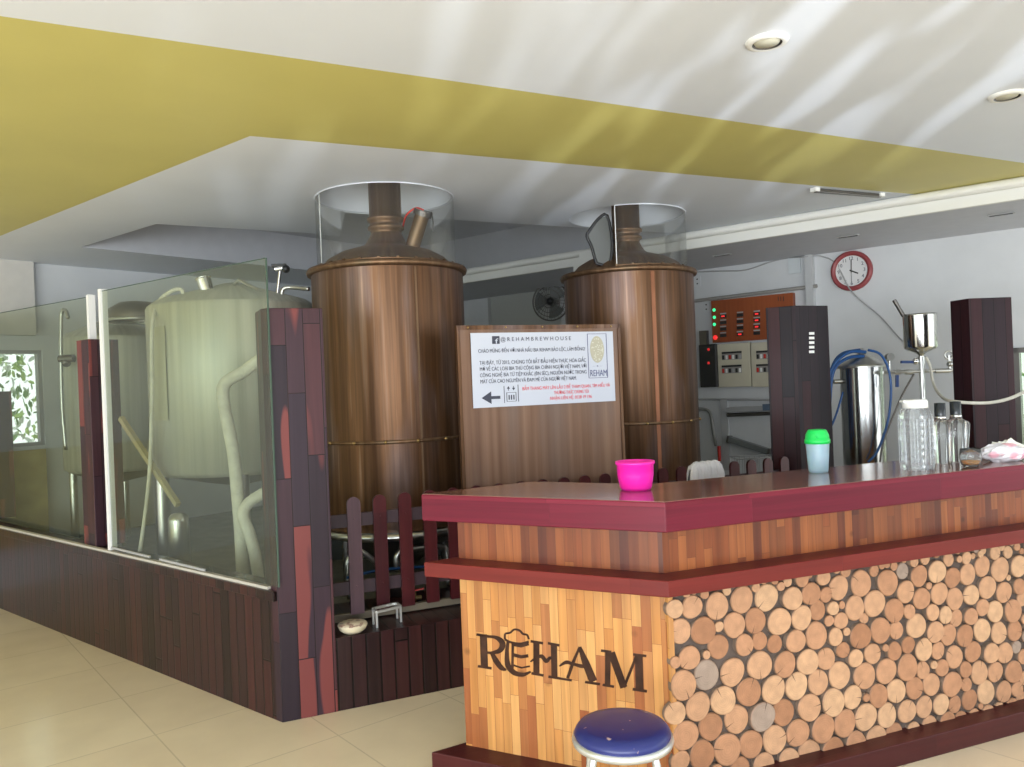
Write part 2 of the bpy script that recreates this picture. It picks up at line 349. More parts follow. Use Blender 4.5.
def text(name, body, size, origin, xdir, ydir, mat, parent, width=None, ex=.0006, align='LEFT', spacing=1, bold=0):
    c = bpy.data.curves.new(name, 'FONT'); c.body = body; c.size = size; c.extrude = ex; c.align_x = align; c.space_character = spacing; c.offset = bold
    c.materials.append(mat); o = bpy.data.objects.new(name, c); COL.objects.link(o)
    x = Vector(xdir).normalized(); y = Vector(ydir).normalized(); z = x.cross(y)
    o.parent = parent; p = Vector(origin)-root_loc(parent)
    sx = 1
    if width:
        bpy.context.view_layer.update(); w = o.dimensions.x
        if w > 0: sx = width/w
    o.matrix_local = Matrix((( x.x*sx, y.x, z.x, p.x), (x.y*sx, y.y, z.y, p.y), (x.z*sx, y.z, z.z, p.z), (0, 0, 0, 1)))
    bpy.context.view_layer.update()
    me = bpy.data.meshes.new_from_object(o); mw = o.matrix_local.copy(); bpy.data.objects.remove(o)
    o = bpy.data.objects.new(name, me); COL.objects.link(o); o.parent = parent; o.matrix_local = mw
    return o
UP = Vector((0, 0, 1))
def P2(v): return (v.x, v.y)

# ------------------------------------------------------------------ the room
m = MB(); m.prism([(-14, -16), (14, -16), (14, 16), (-14, 16)], -.12, -.02); struct(m.build('outside_paving', paving))
fl = [P2(nd(-5.2, 7.4)), P2(nd(7.33, 7.4)), P2(nd(7.33, -4.6)), P2(nd(-2.0, -4.6))]
m = MB(); m.prism(fl, -.1, 0); struct(m.build('floor', floor_m, origin=Vector((0, 0, 0))), 'glossy beige tiled floor')
# raised slab of the brewing room
e1 = K+A*3.25
m = MB(); kk = K+M*.03
m.prism([P2(kk+D*.0), P2(e1+M*.03), P2(nd(7.33, e1.dot(D)-.2)), P2(nd(7.33, 7.4)), P2(nd(2.2, 7.4))], 0, PLAT)
struct(m.build('platform', plat_m), 'raised cement floor of the brewing room')

# ceiling: one flat underside, white with a yellow band, an opening above the steel tanks
l1 = [at_z(0, 16, CEIL), at_z(1024, 163, CEIL)]; dv = (l1[1]-l1[0]).normalized()
l1a, l1b = l1[0]-dv*4, l1[1]+dv*5
kink = at_z(250, 136, CEIL); rt = at_z(900, 193, CEIL); lf = at_z(0, 236, CEIL)
dl = (lf-kink).normalized(); dr = (rt-kink).normalized()
def isect(p, d, q, e):
    c = d.x*e.y-d.y*e.x; t = ((q.x-p.x)*e.y-(q.y-p.y)*e.x)/c; return p+d*t
op = [at_z(81, 247, CEIL), at_z(156, 224, CEIL), at_z(309, 233, CEIL), at_z(340, 236.5, CEIL), at_z(345, 213, CEIL), at_z(440, 219, CEIL), at_z(604, 229, CEIL)]
dop = (op[6]-op[5]).normalized()
opr = isect(op[5], dop, nd(BEAM, 0), D)        # where the opening meets the beam
opf = nd(BEAM, op[0].dot(D)); opf.z = CEIL
opening = [Vector((p.x, p.y, 0)) for p in (op[0], op[1], op[2], op[3], op[4], op[5], op[6], opr, opf)]
outer = [nd(-5.2, 7.5), nd(BEAM, 7.5), nd(BEAM, -4.6), nd(-.2, -4.6)]
yl = [isect(kink, dl, nd(0, 7.5), N), Vector((kink.x, kink.y, 0)), isect(kink, dr, nd(BEAM, 0), D)]
yu = [isect(l1a, dv, nd(0, 7.5), N), isect(l1a, dv, nd(BEAM, 0), D)]
def inside(p, poly):
    r = False; n = len(poly)
    for i in range(n):
        a, b = poly[i], poly[(i+1) % n]
        if (a.y > p.y) != (b.y > p.y) and p.x < (b.x-a.x)*(p.y-a.y)/(b.y-a.y)+a.x: r = not r
    return r
ypoly = [yu[0], yl[0], yl[1], yl[2], yu[1]]
def kettle_c(px_c, Yc): X, _ = ray(px_c, 268); return Vector((X*Yc, Yc, 0))
KC = [kettle_c(387.5, 4.98), kettle_c(627.5, 5.82)]; HOLE = .41
rings = [[k+Vector((HOLE*math.cos(2*math.pi*i/48), HOLE*math.sin(2*math.pi*i/48), 0)) for i in range(48)] for k in KC]
vs = []; es = []
for loop in (outer, opening, ypoly, rings[0], rings[1]):
    b = len(vs); vs += [Vector((p.x, p.y)) for p in loop]; es += [(b+i, b+(i+1) % len(loop)) for i in range(len(loop))]
r_ = delaunay_2d_cdt(vs, es, [], 0, 1e-5)
m = MB()
for f in r_[2]:
    c = sum((r_[0][i] for i in f), Vector((0, 0)))/len(f)
    if not inside(c, outer) or inside(c, opening) or any(inside(c, q) for q in rings): continue
    m.mat(1 if inside(c, ypoly) else 0)
    pts = [r_[0][i] for i in f]
    m.add([(p.x, p.y, CEIL) for p in pts], [tuple(range(len(pts)-1, -1, -1))])
m.mat(0)
struct(m.build('ceiling', [white_ceil, yellow], origin=Vector((0, 0, CEIL))), 'flat white ceiling with a broad yellow painted band')
# recess above the opening and the roof slab
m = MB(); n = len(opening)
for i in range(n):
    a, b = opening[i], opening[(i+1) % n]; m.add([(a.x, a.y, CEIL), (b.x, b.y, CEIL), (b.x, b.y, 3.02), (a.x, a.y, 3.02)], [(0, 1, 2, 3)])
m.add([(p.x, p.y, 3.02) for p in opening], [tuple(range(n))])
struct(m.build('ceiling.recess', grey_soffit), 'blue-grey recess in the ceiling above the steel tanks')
m = MB(); m.prism([P2(nd(-5.3, 7.8)), P2(nd(7.6, 7.8)), P2(nd(7.6, -4.7)), P2(nd(-.2, -4.7))], 3.05, 3.2); struct(m.build('roof_slab', white_ceil))
m = MB()
for k in KC: m.lathe([(HOLE, CEIL), (HOLE, 3.01), (.001, 3.01)], k, 48)
struct(m.build('ceiling.shafts', white_ceil), 'round openings in the ceiling above the copper kettles')
# beam along the clock wall: white face, grey soffit, round moulding
SOF = 2.565
m = MB(); m.prism([P2(nd(BEAM, 7.4)), P2(nd(BEAM+.04, 7.4)), P2(nd(BEAM+.04, -4.6)), P2(nd(BEAM, -4.6))], SOF, 3.03); struct(m.build('beam', trim_white))
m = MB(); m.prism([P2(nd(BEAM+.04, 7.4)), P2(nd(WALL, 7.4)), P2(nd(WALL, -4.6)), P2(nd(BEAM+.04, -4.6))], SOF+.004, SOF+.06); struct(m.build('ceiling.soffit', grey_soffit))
m = MB(); m.cyl(nd(BEAM-.03, 7.35, CEIL-.033), nd(BEAM-.03, -4.6, CEIL-.033), .032, seg=16); struct(m.build('trim_1', trim_white), 'round white moulding along the beam')
# clock wall with a window opening at its right end
def wall_run(name, P, o, d0, d1, z0, z1, th, matl, holes=()):
    """wall from d0 to d1 along P starting at o; th thickness vector"""
    m = MB(); cuts = sorted([d0, d1]+[h[0] for h in holes]+[h[1] for h in holes])
    for a, b in zip(cuts, cuts[1:]):
        if b-a < 1e-4: continue
        mid = (a+b)/2; hz = [h for h in holes if h[0] < mid < h[1]]; spans = [(z0, z1)]
        if hz: spans = [(z0, hz[0][2]), (hz[0][3], z1)]
        for u, v in spans:
            if v-u > 1e-4: m.prism([P2(o+P*a), P2(o+P*b), P2(o+P*b+th), P2(o+P*a+th)], u, v)
    return struct(m.build(name, matl))
wp = at_pl(1013, 348, N, WALL); wd = wp.dot(D)
wall_run('wall_right', D, N*WALL, -4.6, 7.4, 0, SOF+.05, N*.15, white_wall, [(wd-1.5, wd, .35, wp.z)])
m = MB()
for a, b in ((wd, wd-.04), (wd-1.46, wd-1.5), (wd-.73, wd-.77)): m.prism([P2(nd(WALL-.02, a)), P2(nd(WALL+.1, a)), P2(nd(WALL+.1, b)), P2(nd(WALL-.02, b))], .35, wp.z)
for z in (.35, wp.z-.04): m.prism([P2(nd(WALL-.02, wd)), P2(nd(WALL+.1, wd)), P2(nd(WALL+.1, wd-1.5)), P2(nd(WALL-.02, wd-1.5))], z, z+.04)
wf = struct(m.build('window_1', dark_steel), 'dark framed window at the right end of the clock wall')
m = MB(); m.prism([P2(nd(WALL+.04, wd)), P2(nd(WALL+.046, wd)), P2(nd(WALL+.046, wd-1.5)), P2(nd(WALL+.04, wd-1.5))], .37, wp.z-.02); m.build('pane', glass_green, wf)
# back wall with the window that shows trees
b0 = at_pl(-14, 350, D, BACK); b1 = at_pl(46, 445, D, BACK); bt = at_pl(30, 350, D, BACK)
wn0, wn1, wz0, wz1 = b0.dot(N), b1.dot(N), b1.z, bt.z
wall_run('wall_back', N, D*BACK, -5.2, WALL+.15, 0, 3.05, D*.15, white_wall, [(wn0, wn1, wz0, wz1)])
m = MB()
for a in (wn0, wn1-.03): m.prism([P2(nd(a, BACK+.02)), P2(nd(a+.03, BACK+.02)), P2(nd(a+.03, BACK+.09)), P2(nd(a, BACK+.09))], wz0, wz1)
for z in (wz0, wz1-.03): m.prism([P2(nd(wn0, BACK+.02)), P2(nd(wn1, BACK+.02)), P2(nd(wn1, BACK+.09)), P2(nd(wn0, BACK+.09))], z, z+.03)
wf = struct(m.build('window_2', grey_pl), 'window in the back wall full of bright tree foliage')
m = MB(); m.prism([P2(nd(wn0, BACK+.05)), P2(nd(wn1, BACK+.05)), P2(nd(wn1, BACK+.055)), P2(nd(wn0, BACK+.055))], wz0, wz1); m.build('pane', glass_clear, wf)
pe = at_pl(33, 262, D, BACK-.06).dot(N)
m = MB(); m.prism([P2(nd(-5.2, BACK)), P2(nd(pe, BACK)), P2(nd(pe, BACK-.07)), P2(nd(-5.2, BACK-.07))], wz1+.12, CEIL); struct(m.build('wall_back.bulkhead', warm_wall))
m = MB(); m.prism([P2(nd(pe-2, BACK)), P2(nd(wn1-.02, BACK)), P2(nd(wn1-.02, BACK-.05)), P2(nd(pe-2, BACK-.05))], PLAT, wz0-.03); struct(m.build('wall_back.dado', plain('yellow_dado', (.46, .38, .16), .6, var=.15)))
# trees outside the two windows
def foliage(name, c, size, count, seed, label):
    rd = random.Random(seed); m = MB(); c = Vector(c)
    for i in range(count):
        p = c+Vector([(rd.random()-.5)*size[k] for k in range(3)]); a = rd.uniform(.03, .06)
        rot = Euler((rd.uniform(0, 6), rd.uniform(0, 6), rd.uniform(0, 6))).to_matrix(); m.cur = rd.randrange(3)
        m.add([p+rot @ Vector(q)*a for q in ((-1, 0, 0), (-.3, .45, .1), (.6, .35, .15), (1.1, 0, 0), (.6, -.35, .15), (-.3, -.45, .1))], [(0, 1, 2, 3), (0, 3, 4, 5)])
    o = m.build(name, [plain('leaf_green', (.10, .22, .05), .5), plain('leaf_bright', (.30, .45, .12), .5), plain('leaf_pale', (.55, .62, .55), .4)])
    return tag(o, label, 'tree foliage', kind='stuff')
cc = nd((wn0+wn1)/2-.5, BACK+2.3, 1.7); foliage('foliage', cc, (2.6, 2.2, 2.4), 6500, 3, 'bright tree leaves outside the window in the back wall')
cc = nd(WALL+1.6, wd-.9, 1.3); foliage('foliage', cc, (2.0, 2.0, 2.2), 900, 4, 'green leaves outside the dark framed window at far right')

# downlights, slot and small vents in the ceiling
for px, py, lab in ((767, 41, 'round recessed ceiling light nearer the photographer, above the bar'), (1007, 95, 'round recessed ceiling light at the right edge of the photo')):
    p = at_z(px, py, CEIL); t = thing('ceiling_light', lab, 'ceiling light', p+Vector((0, 0, -.012)), 'recessed ceiling lights')
    m = MB(); m.lathe([(.052, 0), (.058, -.002), (.072, .003), (.076, .012)], p+Vector((0, 0, -.012)), 40); m.build('trim_ring', plain('downlight_ring', (.78, .77, .72), .35), t)
    m = MB(); m.lathe([(.0001, .003), (.042, .0035), (.046, .009)], p+Vector((0, 0, -.012)), 36); m.build('lamp_glass', plain('frosted_lamp', (.62, .6, .48), .5), t)
    m = MB(); m.lathe([(.046, .009), (.052, .002)], p+Vector((0, 0, -.012)), 36); m.build('dark_gap', dark_steel, t)
a, b = at_z(815, 188, CEIL), at_z(880, 193.5, CEIL); t = thing('ceiling_slot_lamp', 'narrow dark metal slot lamp on the ceiling beside the white moulding', 'ceiling fitting', (a+b)/2+Vector((0, 0, -.03)))
m = MB(); m.bar(a-UP*.016, b-UP*.016, .028, .024); m.build('body', dark_steel, t, .004)
m = MB(); dd = (b-a).normalized(); m.bar(a-dd*.02-UP*.012, a+dd*.02-UP*.012, .045, .024); m.build('end_cap', white_pl, t); m = MB(); m.bar(b-dd*.02-UP*.012, b+dd*.02-UP*.012, .045, .024); m.build('end_cap', white_pl, t)
for px, py, lab in ((1001, 214, 'small dark vent in the soffit nearest the right edge of the photo'), (848, 236, 'small dark vent in the soffit above the clock'), (722, 255, 'small dark vent in the soffit beside the farther copper kettle')):
    p = at_z(px, py, SOF); t = thing('soffit_vent', lab, 'vent', p-UP*.006, 'small vents in the soffit')
    m = MB(); m.box(p-UP*.002, (.16, .05, .008), math.atan2(D.y, D.x)); m.build('frame', grey_pl, t, .002)
    m = MB()
    for k in (-1, 0, 1): m.box(p-UP*.006+N*.013*k, (.14, .006, .004), math.atan2(D.y, D.x))
    m.build('slats', black, t)
# ------------------------------------------------------------------ copper kettles
seam_cu = plain('bright_copper_seam', (.30, .125, .065), .42, .6, var=.25, vscale=3)
brass = plain('brass', (.45, .3, .12), .35, .9)
def kettle(px_c, Yc, lab, mirror, portside, zt):
    X, _ = ray(px_c, 268); c = Vector((X*Yc, Yc, PLAT)); t = thing('copper_kettle', lab, 'brewing kettle', c, 'copper brewing kettles')
    r = .465; zb = .70
    m = MB(); m.lathe([(r*.96, zb), (r, zb+.05), (r, zt)], (c.x, c.y, 0), 72); m.build('body', cop1, t)
    m = MB(); m.lathe([(r, zt-.015), (r+.022, zt-.012), (r+.028, zt+.006), (r+.02, zt+.022), (r-.04, zt+.028)], (c.x, c.y, 0), 72); m.build('rim', cop_dark, t)
    m = MB(); m.lathe([(r-.04, zt+.027), (.40, zt+.045), (.36, zt+.085), (.29, zt+.125), (.21, zt+.15), (.15, zt+.168), (.125, zt+.19), (.108, zt+.22), (.094, zt+.25)], (c.x, c.y, 0), 64); m.build('dome', cop_dark, t)
    m = MB(); m.lathe([(.094, zt+.245), (.096, zt+.265), (.112, zt+.275), (.112, zt+.289), (.098, zt+.298), (.098, zt+.318), (.115, zt+.328), (.115, zt+.343), (.1, zt+.353), (.1, CEIL+.30)], (c.x, c.y, 0), 48); m.build('neck_pipe', cop_dark, t)
    sa_ = R(-78) if not portside else R(-62)
    q_ = Vector((c.x+(r+.0015)*math.cos(sa_), c.y+(r+.0015)*math.sin(sa_), 0)); m = MB(); m.box(q_+UP*(zb+.05+zt)/2, (.004, .026 if not portside else .012, zt-zb-.09), sa_); m.build('seam_strip', seam_cu if not portside else cop_dark, t)
    m = MB(); m.lathe([(r, 1.205), (r+.007, 1.207), (r+.007, 1.225), (r, 1.227)], (c.x, c.y, 0), 72); bd = m.build('band', cop_dark, t)
    for k in range(16):
        a = R(-115+k*22.5+5); m = MB(); m.ball((c.x+(r+.008)*math.cos(a), c.y+(r+.008)*math.sin(a), 1.216), .010, 8); m.build('rivet', brass, bd)
    if portside:
        p0 = c+Vector((.16, -.12, zt+.10-PLAT)); p1 = c+Vector((.25, -.18, zt+.325-PLAT))
        m = MB(); m.cyl(p0, p1, .044, .044, 20); pt = m.build('side_port', cop_dark, t)
        m = MB(); dq = (p1-p0).normalized(); m.cyl(p1-dq*.01, p1+dq*.022, .058, .058, 20); m.build('cap', dark_steel, pt)
        m = MB(); m.tube([p1+dq*.024, p1+Vector((-.04, -.01, .035)), p1+Vector((-.1, .02, .0)), c+Vector((.11, -.02, zt+.29-PLAT))], .006, 6); m.build('red_cord', red_pl, pt)
        m = MB(); m.tube([p1+dq*.01+Vector((.05, 0, 0)), p1+Vector((.062, -.01, -.05)), p1+Vector((.058, -.01, -.11))], .004, 6); m.build('latch', dark_steel, pt)
    m = MB(); m.lathe([(r*.97, zb-.005), (r+.012, zb-.005), (r+.012, zb-.045), (r-.05, zb-.045), (r-.05, zb-.005)], (c.x, c.y, 0), 60); m.build('base_ring', steel, t)
    m = MB(); m.lathe([(.05, zb-.3), (.1, zb-.27), (.40, zb-.06)], (c.x, c.y, 0), 40); m.build('cone_bottom', dark_steel, t)
    for k in range(4):
        a = R(45+90*k+10); q = Vector((c.x+(r-.03)*math.cos(a), c.y+(r-.03)*math.sin(a), 0))
        m = MB(); m.cyl(q+UP*(zb-.03), q+UP*(PLAT), .022, seg=14); m.cyl(q+UP*(PLAT+.012), q+UP*PLAT, .045, seg=16); m.build('leg', dark_steel, t)
    return t, c, r, zt
k1, c1, r1, zt1 = kettle(387.5, 4.98, 'copper brewing kettle nearer the glass room, with an angled capped port on its dome', 1, True, 2.232)
k2, c2, r2, zt2 = kettle(627.5, 5.82, 'copper brewing kettle partly behind the right edge of the lettered copper board', -1, False, 2.258)
def tubecover(c, r, z0, a0, a1, lab, seams):
    t = thing('clear_glass_collar', lab, 'clear collar', (c.x, c.y, z0), 'clear collars between kettles and ceiling')
    m = MB(); m.lathe([(r, z0), (r, CEIL-.004)], (c.x, c.y, 0), 72, a0=a0, a1=a1); m.build('sheet', glass_clear, t)
    for s in seams:
        q = Vector((c.x+(r+.001)*math.cos(s), c.y+(r+.001)*math.sin(s), 0)); m = MB(); m.box(q+UP*((z0+CEIL)/2-.002), (.003, .006, CEIL-z0-.006), s); m.build('seam_strip', white_pl if s > R(-120) else glass_edge_pale, t)
    m = MB(); m.lathe([(r+.002, z0+.001), (r+.006, z0+.004), (r+.004, z0+.012)], (c.x, c.y, 0), 60, a0=a0, a1=a1); rg = m.build('lower_clamp', cop_dark, t)
    a = a0
    while a < a1-.01: m = MB(); m.box((c.x+(r+.006)*math.cos(a), c.y+(r+.006)*math.sin(a), z0+.009), (.012, .014, .016), a); m.build('clip', cop_dark, rg); a += .25
    m = MB(); m.lathe([(r+.001, CEIL-.001), (r+.004, CEIL-.004), (r, CEIL-.006)], (c.x, c.y, 0), 60, a0=a0, a1=a1); m.build('upper_bead', white_ceil, t)
glass_edge_pale = plain('pale_sheet_edge', (.62, .64, .62), .2)
tubecover(c1, .425, zt1+.026, 0, 2*math.pi, 'clear bent sheet collar around the neck of the nearer kettle', [R(-146)])
tubecover(c2, .425, zt2+.026, R(-108), R(118), 'clear bent sheet collar, open at one side, around the neck of the farther kettle', [R(-108)])

# ------------------------------------------------------------------ steel tanks in the glass room
def stank(px, Yc, r, zr, zb, lab, big):
    X, _ = ray(px, 300); c = Vector((X*Yc, Yc, PLAT)); t = thing('steel_tank', lab, 'tank', c, 'steel tanks behind the glass')
    m = MB(); m.lathe([(r*.9, zb-.03), (r, zb), (r, zr-.02), (r-.01, zr)], (c.x, c.y, 0), 64); m.build('body', steel_tank, t)
    m = MB(); m.lathe([(r-.008, zr-.001), (r-.06, zr+.04), (.06, zr+.16), (.001, zr+.17)], (c.x, c.y, 0), 56); m.build('conical_top', steel_tank, t)
    m = MB(); m.lathe([(.001, zb-.14), (.2, zb-.1), (r*.9, zb-.03)], (c.x, c.y, 0), 48); m.build('lower_cone', dark_steel, t)
    for k in range(4):
        a = R(20+90*k); q = Vector((c.x+(r-.06)*math.cos(a), c.y+(r-.06)*math.sin(a), 0)); m = MB(); m.cyl(q+UP*(zb-.02), q+UP*PLAT, .045 if big else .03, seg=16); m.build('leg', steel, t)
    return t, c
s1, sc1 = stank(233, 5.35, .54, 2.10, 1.05, 'large steel tank nearest the corner of the glass room', True)
s2, sc2 = stank(113, 6.55, .40, 2.02, .98, 'smaller steel tank farther back beside the white framed pane edge', False)
m = MB(); p = at_Y(207, 291, 5.1); q = at_Y(203, 278, 5.1); m.cyl(p-(q-p)*.6, q, .045, .045, 20); m.torus(q, .046, .006, 20, (q-p).to_track_quat('Z', 'Y').to_matrix()); m.build('vent_stub', chrome, s1)
# frost-tinted level plate on the big tank
aa = []
m = MB(); a0, a1 = R(-136), R(-118)
m.lathe([(.543, 1.38), (.547, 1.385), (.547, 1.95), (.543, 1.955)], (sc1.x, sc1.y, 0), 8, a0=a0, a1=a1); m.build('label_plate', plain('yellowed_plate', (.50, .49, .38), .5), s1)
for pts, r, nm, mt in (([at_Y(183, 300, 5.0), at_Y(182, 290, 5.0), at_Y(172, 291, 5.0), at_Y(158, 303, 5.0), at_Y(152, 330, 4.84), at_Y(152, 400, 4.84), at_Y(149, 480, 4.82), at_Y(140, 552, 4.8)], .012, 'hose', foam),):
    m = MB(); m.tube(pts, r, 10); tag(m.build('white_hose', mt), 'thin white hose looping off the big steel tank down to the floor', 'hose')
m = MB(); m.tube([at_Y(262, 358, 4.70), at_Y(243, 372, 4.68), at_Y(225, 384, 4.66), at_Y(224, 405, 4.66), at_Y(233, 450, 4.66), at_Y(238, 500, 4.66), at_Y(241, 540, 4.66), at_Y(243, 583, 4.66)], .036, 12); lp = m.build('insulated_pipe', foam)
tag(lp, 'thick white insulated pipe bending down in front of the big steel tank', 'pipe')
m = MB(); m.tube([at_Y(266, 492, 4.64), at_Y(250, 502, 4.63), at_Y(243, 515, 4.61), at_Y(250, 535, 4.60), at_Y(256, 560, 4.6), at_Y(259, 586, 4.6)], .034, 12); o = m.build('insulated_pipe', foam)
tag(o, 'shorter white insulated pipe forking off low beside the corner column', 'pipe')
m = MB(); m.bar(at_Y(121, 418, 5.05), at_Y(178, 505, 4.72), .03, .03); tag(m.build('brace_rod', plain('tan_pvc', (.42, .36, .2), .5)), 'tan rod slanting down between the two steel tanks', 'rod')
m = MB(); bcyl = at_Y(180, 560, 4.72); m.lathe([(.0001, .5), (.04, .49), (.058, .47), (.06, .45), (.06, 0), (.0001, 0)], (bcyl.x, bcyl.y, PLAT), 24); tag(m.build('filter_canister', steel), 'short upright steel canister on the floor under the big tank', 'canister')
# manway and pipe on tank two
m = MB(); q = at_Y(136, 304, 6.25); m.lathe([(.22, 0), (.22, .05), (.20, .10), (.12, .15), (.001, .165)], q-UP*.14, 36); m.build('manway_hood', dark_steel, s2)
m = MB(); m.torus(q-UP*.13, .225, .012, 36); m.build('hood_ring', steel, s2)
m = MB(); m.tube([at_Y(66, 450, 6.1), at_Y(62, 400, 6.1), at_Y(61, 330, 6.1), at_Y(62, 312, 6.1), at_Y(66, 311, 6.08), at_Y(68, 318, 6.05)], .014, 8); o = m.build('steel_pipe', steel); tag(o, 'thin steel pipe with hooked top left of the far steel tank', 'pipe')
q = at_Y(66, 356, 6.1); m = MB(); m.cyl(q-Vector((.05, 0, .02)), q+Vector((.06, 0, -.02)), .03); m.ball(q-UP*.05, .035); m.build('valve', dark_steel, o)
# fittings above the big tank, right of the pane edge
t = thing('spray_tap', 'small chrome tap with black knob standing above the big steel tank', 'tap', at_Y(278, 288, 5.2))
m = MB(); m.cyl(at_Y(276, 306, 5.2), at_Y(280, 270, 5.2), .009); m.cyl(at_Y(275, 269, 5.2), at_Y(285, 268, 5.2), .018); m.build('stem', chrome, t)
m = MB(); m.ball(at_Y(286, 269, 5.19), .026); m.box(at_Y(279, 265.5, 5.2), (.09, .03, .02)); m.build('knob', black, t)
m = MB(); m.tube([at_Y(282, 303, 5.15), at_Y(282, 292, 5.15), at_Y(285, 288, 5.15), at_Y(293, 287.5, 5.15), at_Y(309, 289, 5.1)], .014, 8); m.build('rail_pipe', steel, s1)
m = MB(); m.tube([at_Y(226, 292, 5.2), at_Y(239, 280, 5.2), at_Y(270, 296, 5.1), at_Y(281, 300, 5.05)], .012, 8, sub=1); m.build('lift_arm', steel, s1)
# dark equipment seen under the kettles
m = MB(); q = c1+Vector((-.15, .75, 0)); m.box((q.x, q.y, PLAT+.35), (.9, .3, .7)); t = m.build('equipment_cabinet', plain('dark_cabinet', (.05, .055, .05), .5)); tag(t, 'dark machine cabinet low behind the nearer copper kettle', 'cabinet')
m = MB(); m.box((q.x, q.y-.155, PLAT+.5), (.8, .01, .25)); m.build('door_panel', dark_steel, t)

# ------------------------------------------------------------------ low walls, columns, panes
t = thing('clad_low_wall', 'dark board-clad low wall carrying the tall glass panes', 'low wall', nd(2.14, 4.2, 0))
a, b = K+D*0, K+D*4.98
m = MB(); m.prism([P2(a), P2(b), P2(b+N*.12), P2(a+N*.12)], 0, .56); m.build('cladding', dark_clad, t)
m = MB(); m.prism([P2(a-N*.022), P2(b-N*.022), P2(b+N*.13), P2(a+N*.13)], .56, .605); m.build('sill', dark_clad, t, .004)
m = MB(); m.prism([P2(a-N*.006+D*.07), P2(b-N*.006), P2(b+N*.02), P2(a+N*.02+D*.07)], .605, .618); m.build('white_channel', plain('beige_channel', (.58, .54, .46), .5), t)
for k, (x0, x1) in enumerate(((112, 150), (160, 205))):
    p, q = at_pl(x0, 548+(x0-110)*.245, N, N.dot(K)-.005), at_pl(x1, 548+(x1-110)*.245, N, N.dot(K)-.005); m = MB(); m.bar(p+UP*.006, q+UP*.006, .01, .012); m.build('glazing_bead', grey_pl, t)
t = thing('clad_low_wall', 'dark board-clad low front wall with broad top running from the corner column to the bar', 'low wall', K+A*1.6)
m = MB(); m.prism([P2(K), P2(K+A*3.25), P2(K+A*3.25+M*.05), P2(K+M*.05)], 0, PLAT-.02); m.build('cladding', dark_clad, t)
m = MB(); m.prism([P2(K), P2(K+A*3.25), P2(K+A*3.25+M*.62), P2(K+M*.62)], PLAT-.02, PLAT+.005); m.build('top_board', dark_clad, t)
def column(name, pts, z0, z1, lab, wd_=None):
    m = MB(); m.prism([P2(p) for p in pts], z0, z1)
    o = m.build(name, wd_ or column_wood, bevel=.003); return tag(o, lab, 'column', 'rosewood columns')
column('wooden_column', [K-M*.004, K+A*.256-M*.004, K+A*.256+M*.16, K+D*.06+M*.16, K+D*.045], 0, 1.913, 'purple-brown plank column at the outer corner of the glass room')
p = at_pl(88, 340, N, 2.165); u = p.dot(D)
zc = p.z
column('wooden_column', [nd(2.165, u), nd(2.165, u+.17), nd(2.35, u+.17), nd(2.35, u)], .606, 1.9, 'narrow rosewood column between the two tall glass panes')
p = at_pl(-10, 390, N, 2.27); u2 = p.dot(D)
column('wooden_column', [nd(2.27, u2), nd(2.27, u2+.17), nd(2.42, u2+.17), nd(2.42, u2)], .605, 1.62, 'dark column at the left edge of the photo, behind the glass')
p0 = at_Y(795, 305.5, 5.2); bl = (-math.sin(R(62)), math.cos(R(62))); Bv = Vector((*bl, 0))
fr = lambda px, dirv, p: (ray(px, 310)[0]*p.y-p.x)/(dirv.x-ray(px, 310)[0]*dirv.y)
tl = fr(765.5, Bv, p0); tr = fr(828, A, p0); cz = p0.z
pa = Vector((p0.x, p0.y, 0)); col2 = [pa, pa+A*tr, pa+A*tr+Bv*tl+Vector((-.02, .12, 0)), pa+Bv*tl]
c2o = column('wooden_column', col2, 0, cz, 'dark plank column with five small white labels, left of the blue hoses', shaded_column)
def on_face(px, py, p, dirv, off=.004):
    nrm = Vector((dirv.y, -dirv.x, 0)); nrm = nrm if nrm.y < 0 else -nrm
    return at_pl(px, py, nrm, p.dot(nrm)+off), nrm
for k in range(5):
    q, nr = on_face(811.7, 333.4+k*4.6, pa, A); m = MB(); m.bar(q-A*.022, q+A*.022, .002, .017); m.build('paper_label', white_pl, c2o)
p0 = at_Y(968.6, 298.4, 5.0); pa3 = Vector((p0.x, p0.y, 0)); L1 = Vector((-math.sin(R(10)), math.cos(R(10)), 0)); L2 = Vector((math.sin(R(86)), math.cos(R(86)), 0))
t1 = fr(950.3, L1, p0); t2 = fr(1012, L2, p0)
column('wooden_column', [pa3, pa3+L2*t2, pa3+L2*t2+L1*t1, pa3+L1*t1], 0, p0.z, 'broad rosewood column behind the pink tissue pack', shaded_column)
# glass panes
def pane(pa_, pb_, n, z0, lab, strip, group='tall glass panes'):
    """pa_ far end px/py of the top edge, pb_ near end"""
    a = at_pl(*pa_, N, n); b = at_pl(*pb_, N, n); t = thing('glass_pane', lab, 'glass pane', Vector((b.x, b.y, z0)), group)
    A_, B_ = Vector((a.x, a.y, 0)), Vector((b.x, b.y, 0)); z1 = b.z
    m = MB(); m.add([A_+UP*z0, B_+UP*z0, B_+UP*b.z, A_+UP*a.z], [(0, 1, 2, 3)]); m.build('glass', glass_green, t)
    d = (B_-A_).normalized()
    m = MB(); m.bar(A_+UP*a.z, B_+UP*b.z, .004, .004); m.bar(B_+UP*z0, B_+UP*b.z, .008, .005, up=N); m.build('polished_edge', glass_edge, t)
    q = (A_ if strip == 'far' else B_); zt = a.z if strip == 'far' else b.z; s = 1 if strip == 'far' else -1
    m = MB(); m.prism([P2(q-N*.012), P2(q-N*.012-d*.03*s), P2(q+N*.03-d*.03*s), P2(q+N*.03)], z0, zt+.012); m.build('white_edge_channel', plain('white_alu', (.88, .88, .88), .4), t)
    return t
nz_ = N.dot(K)+.02
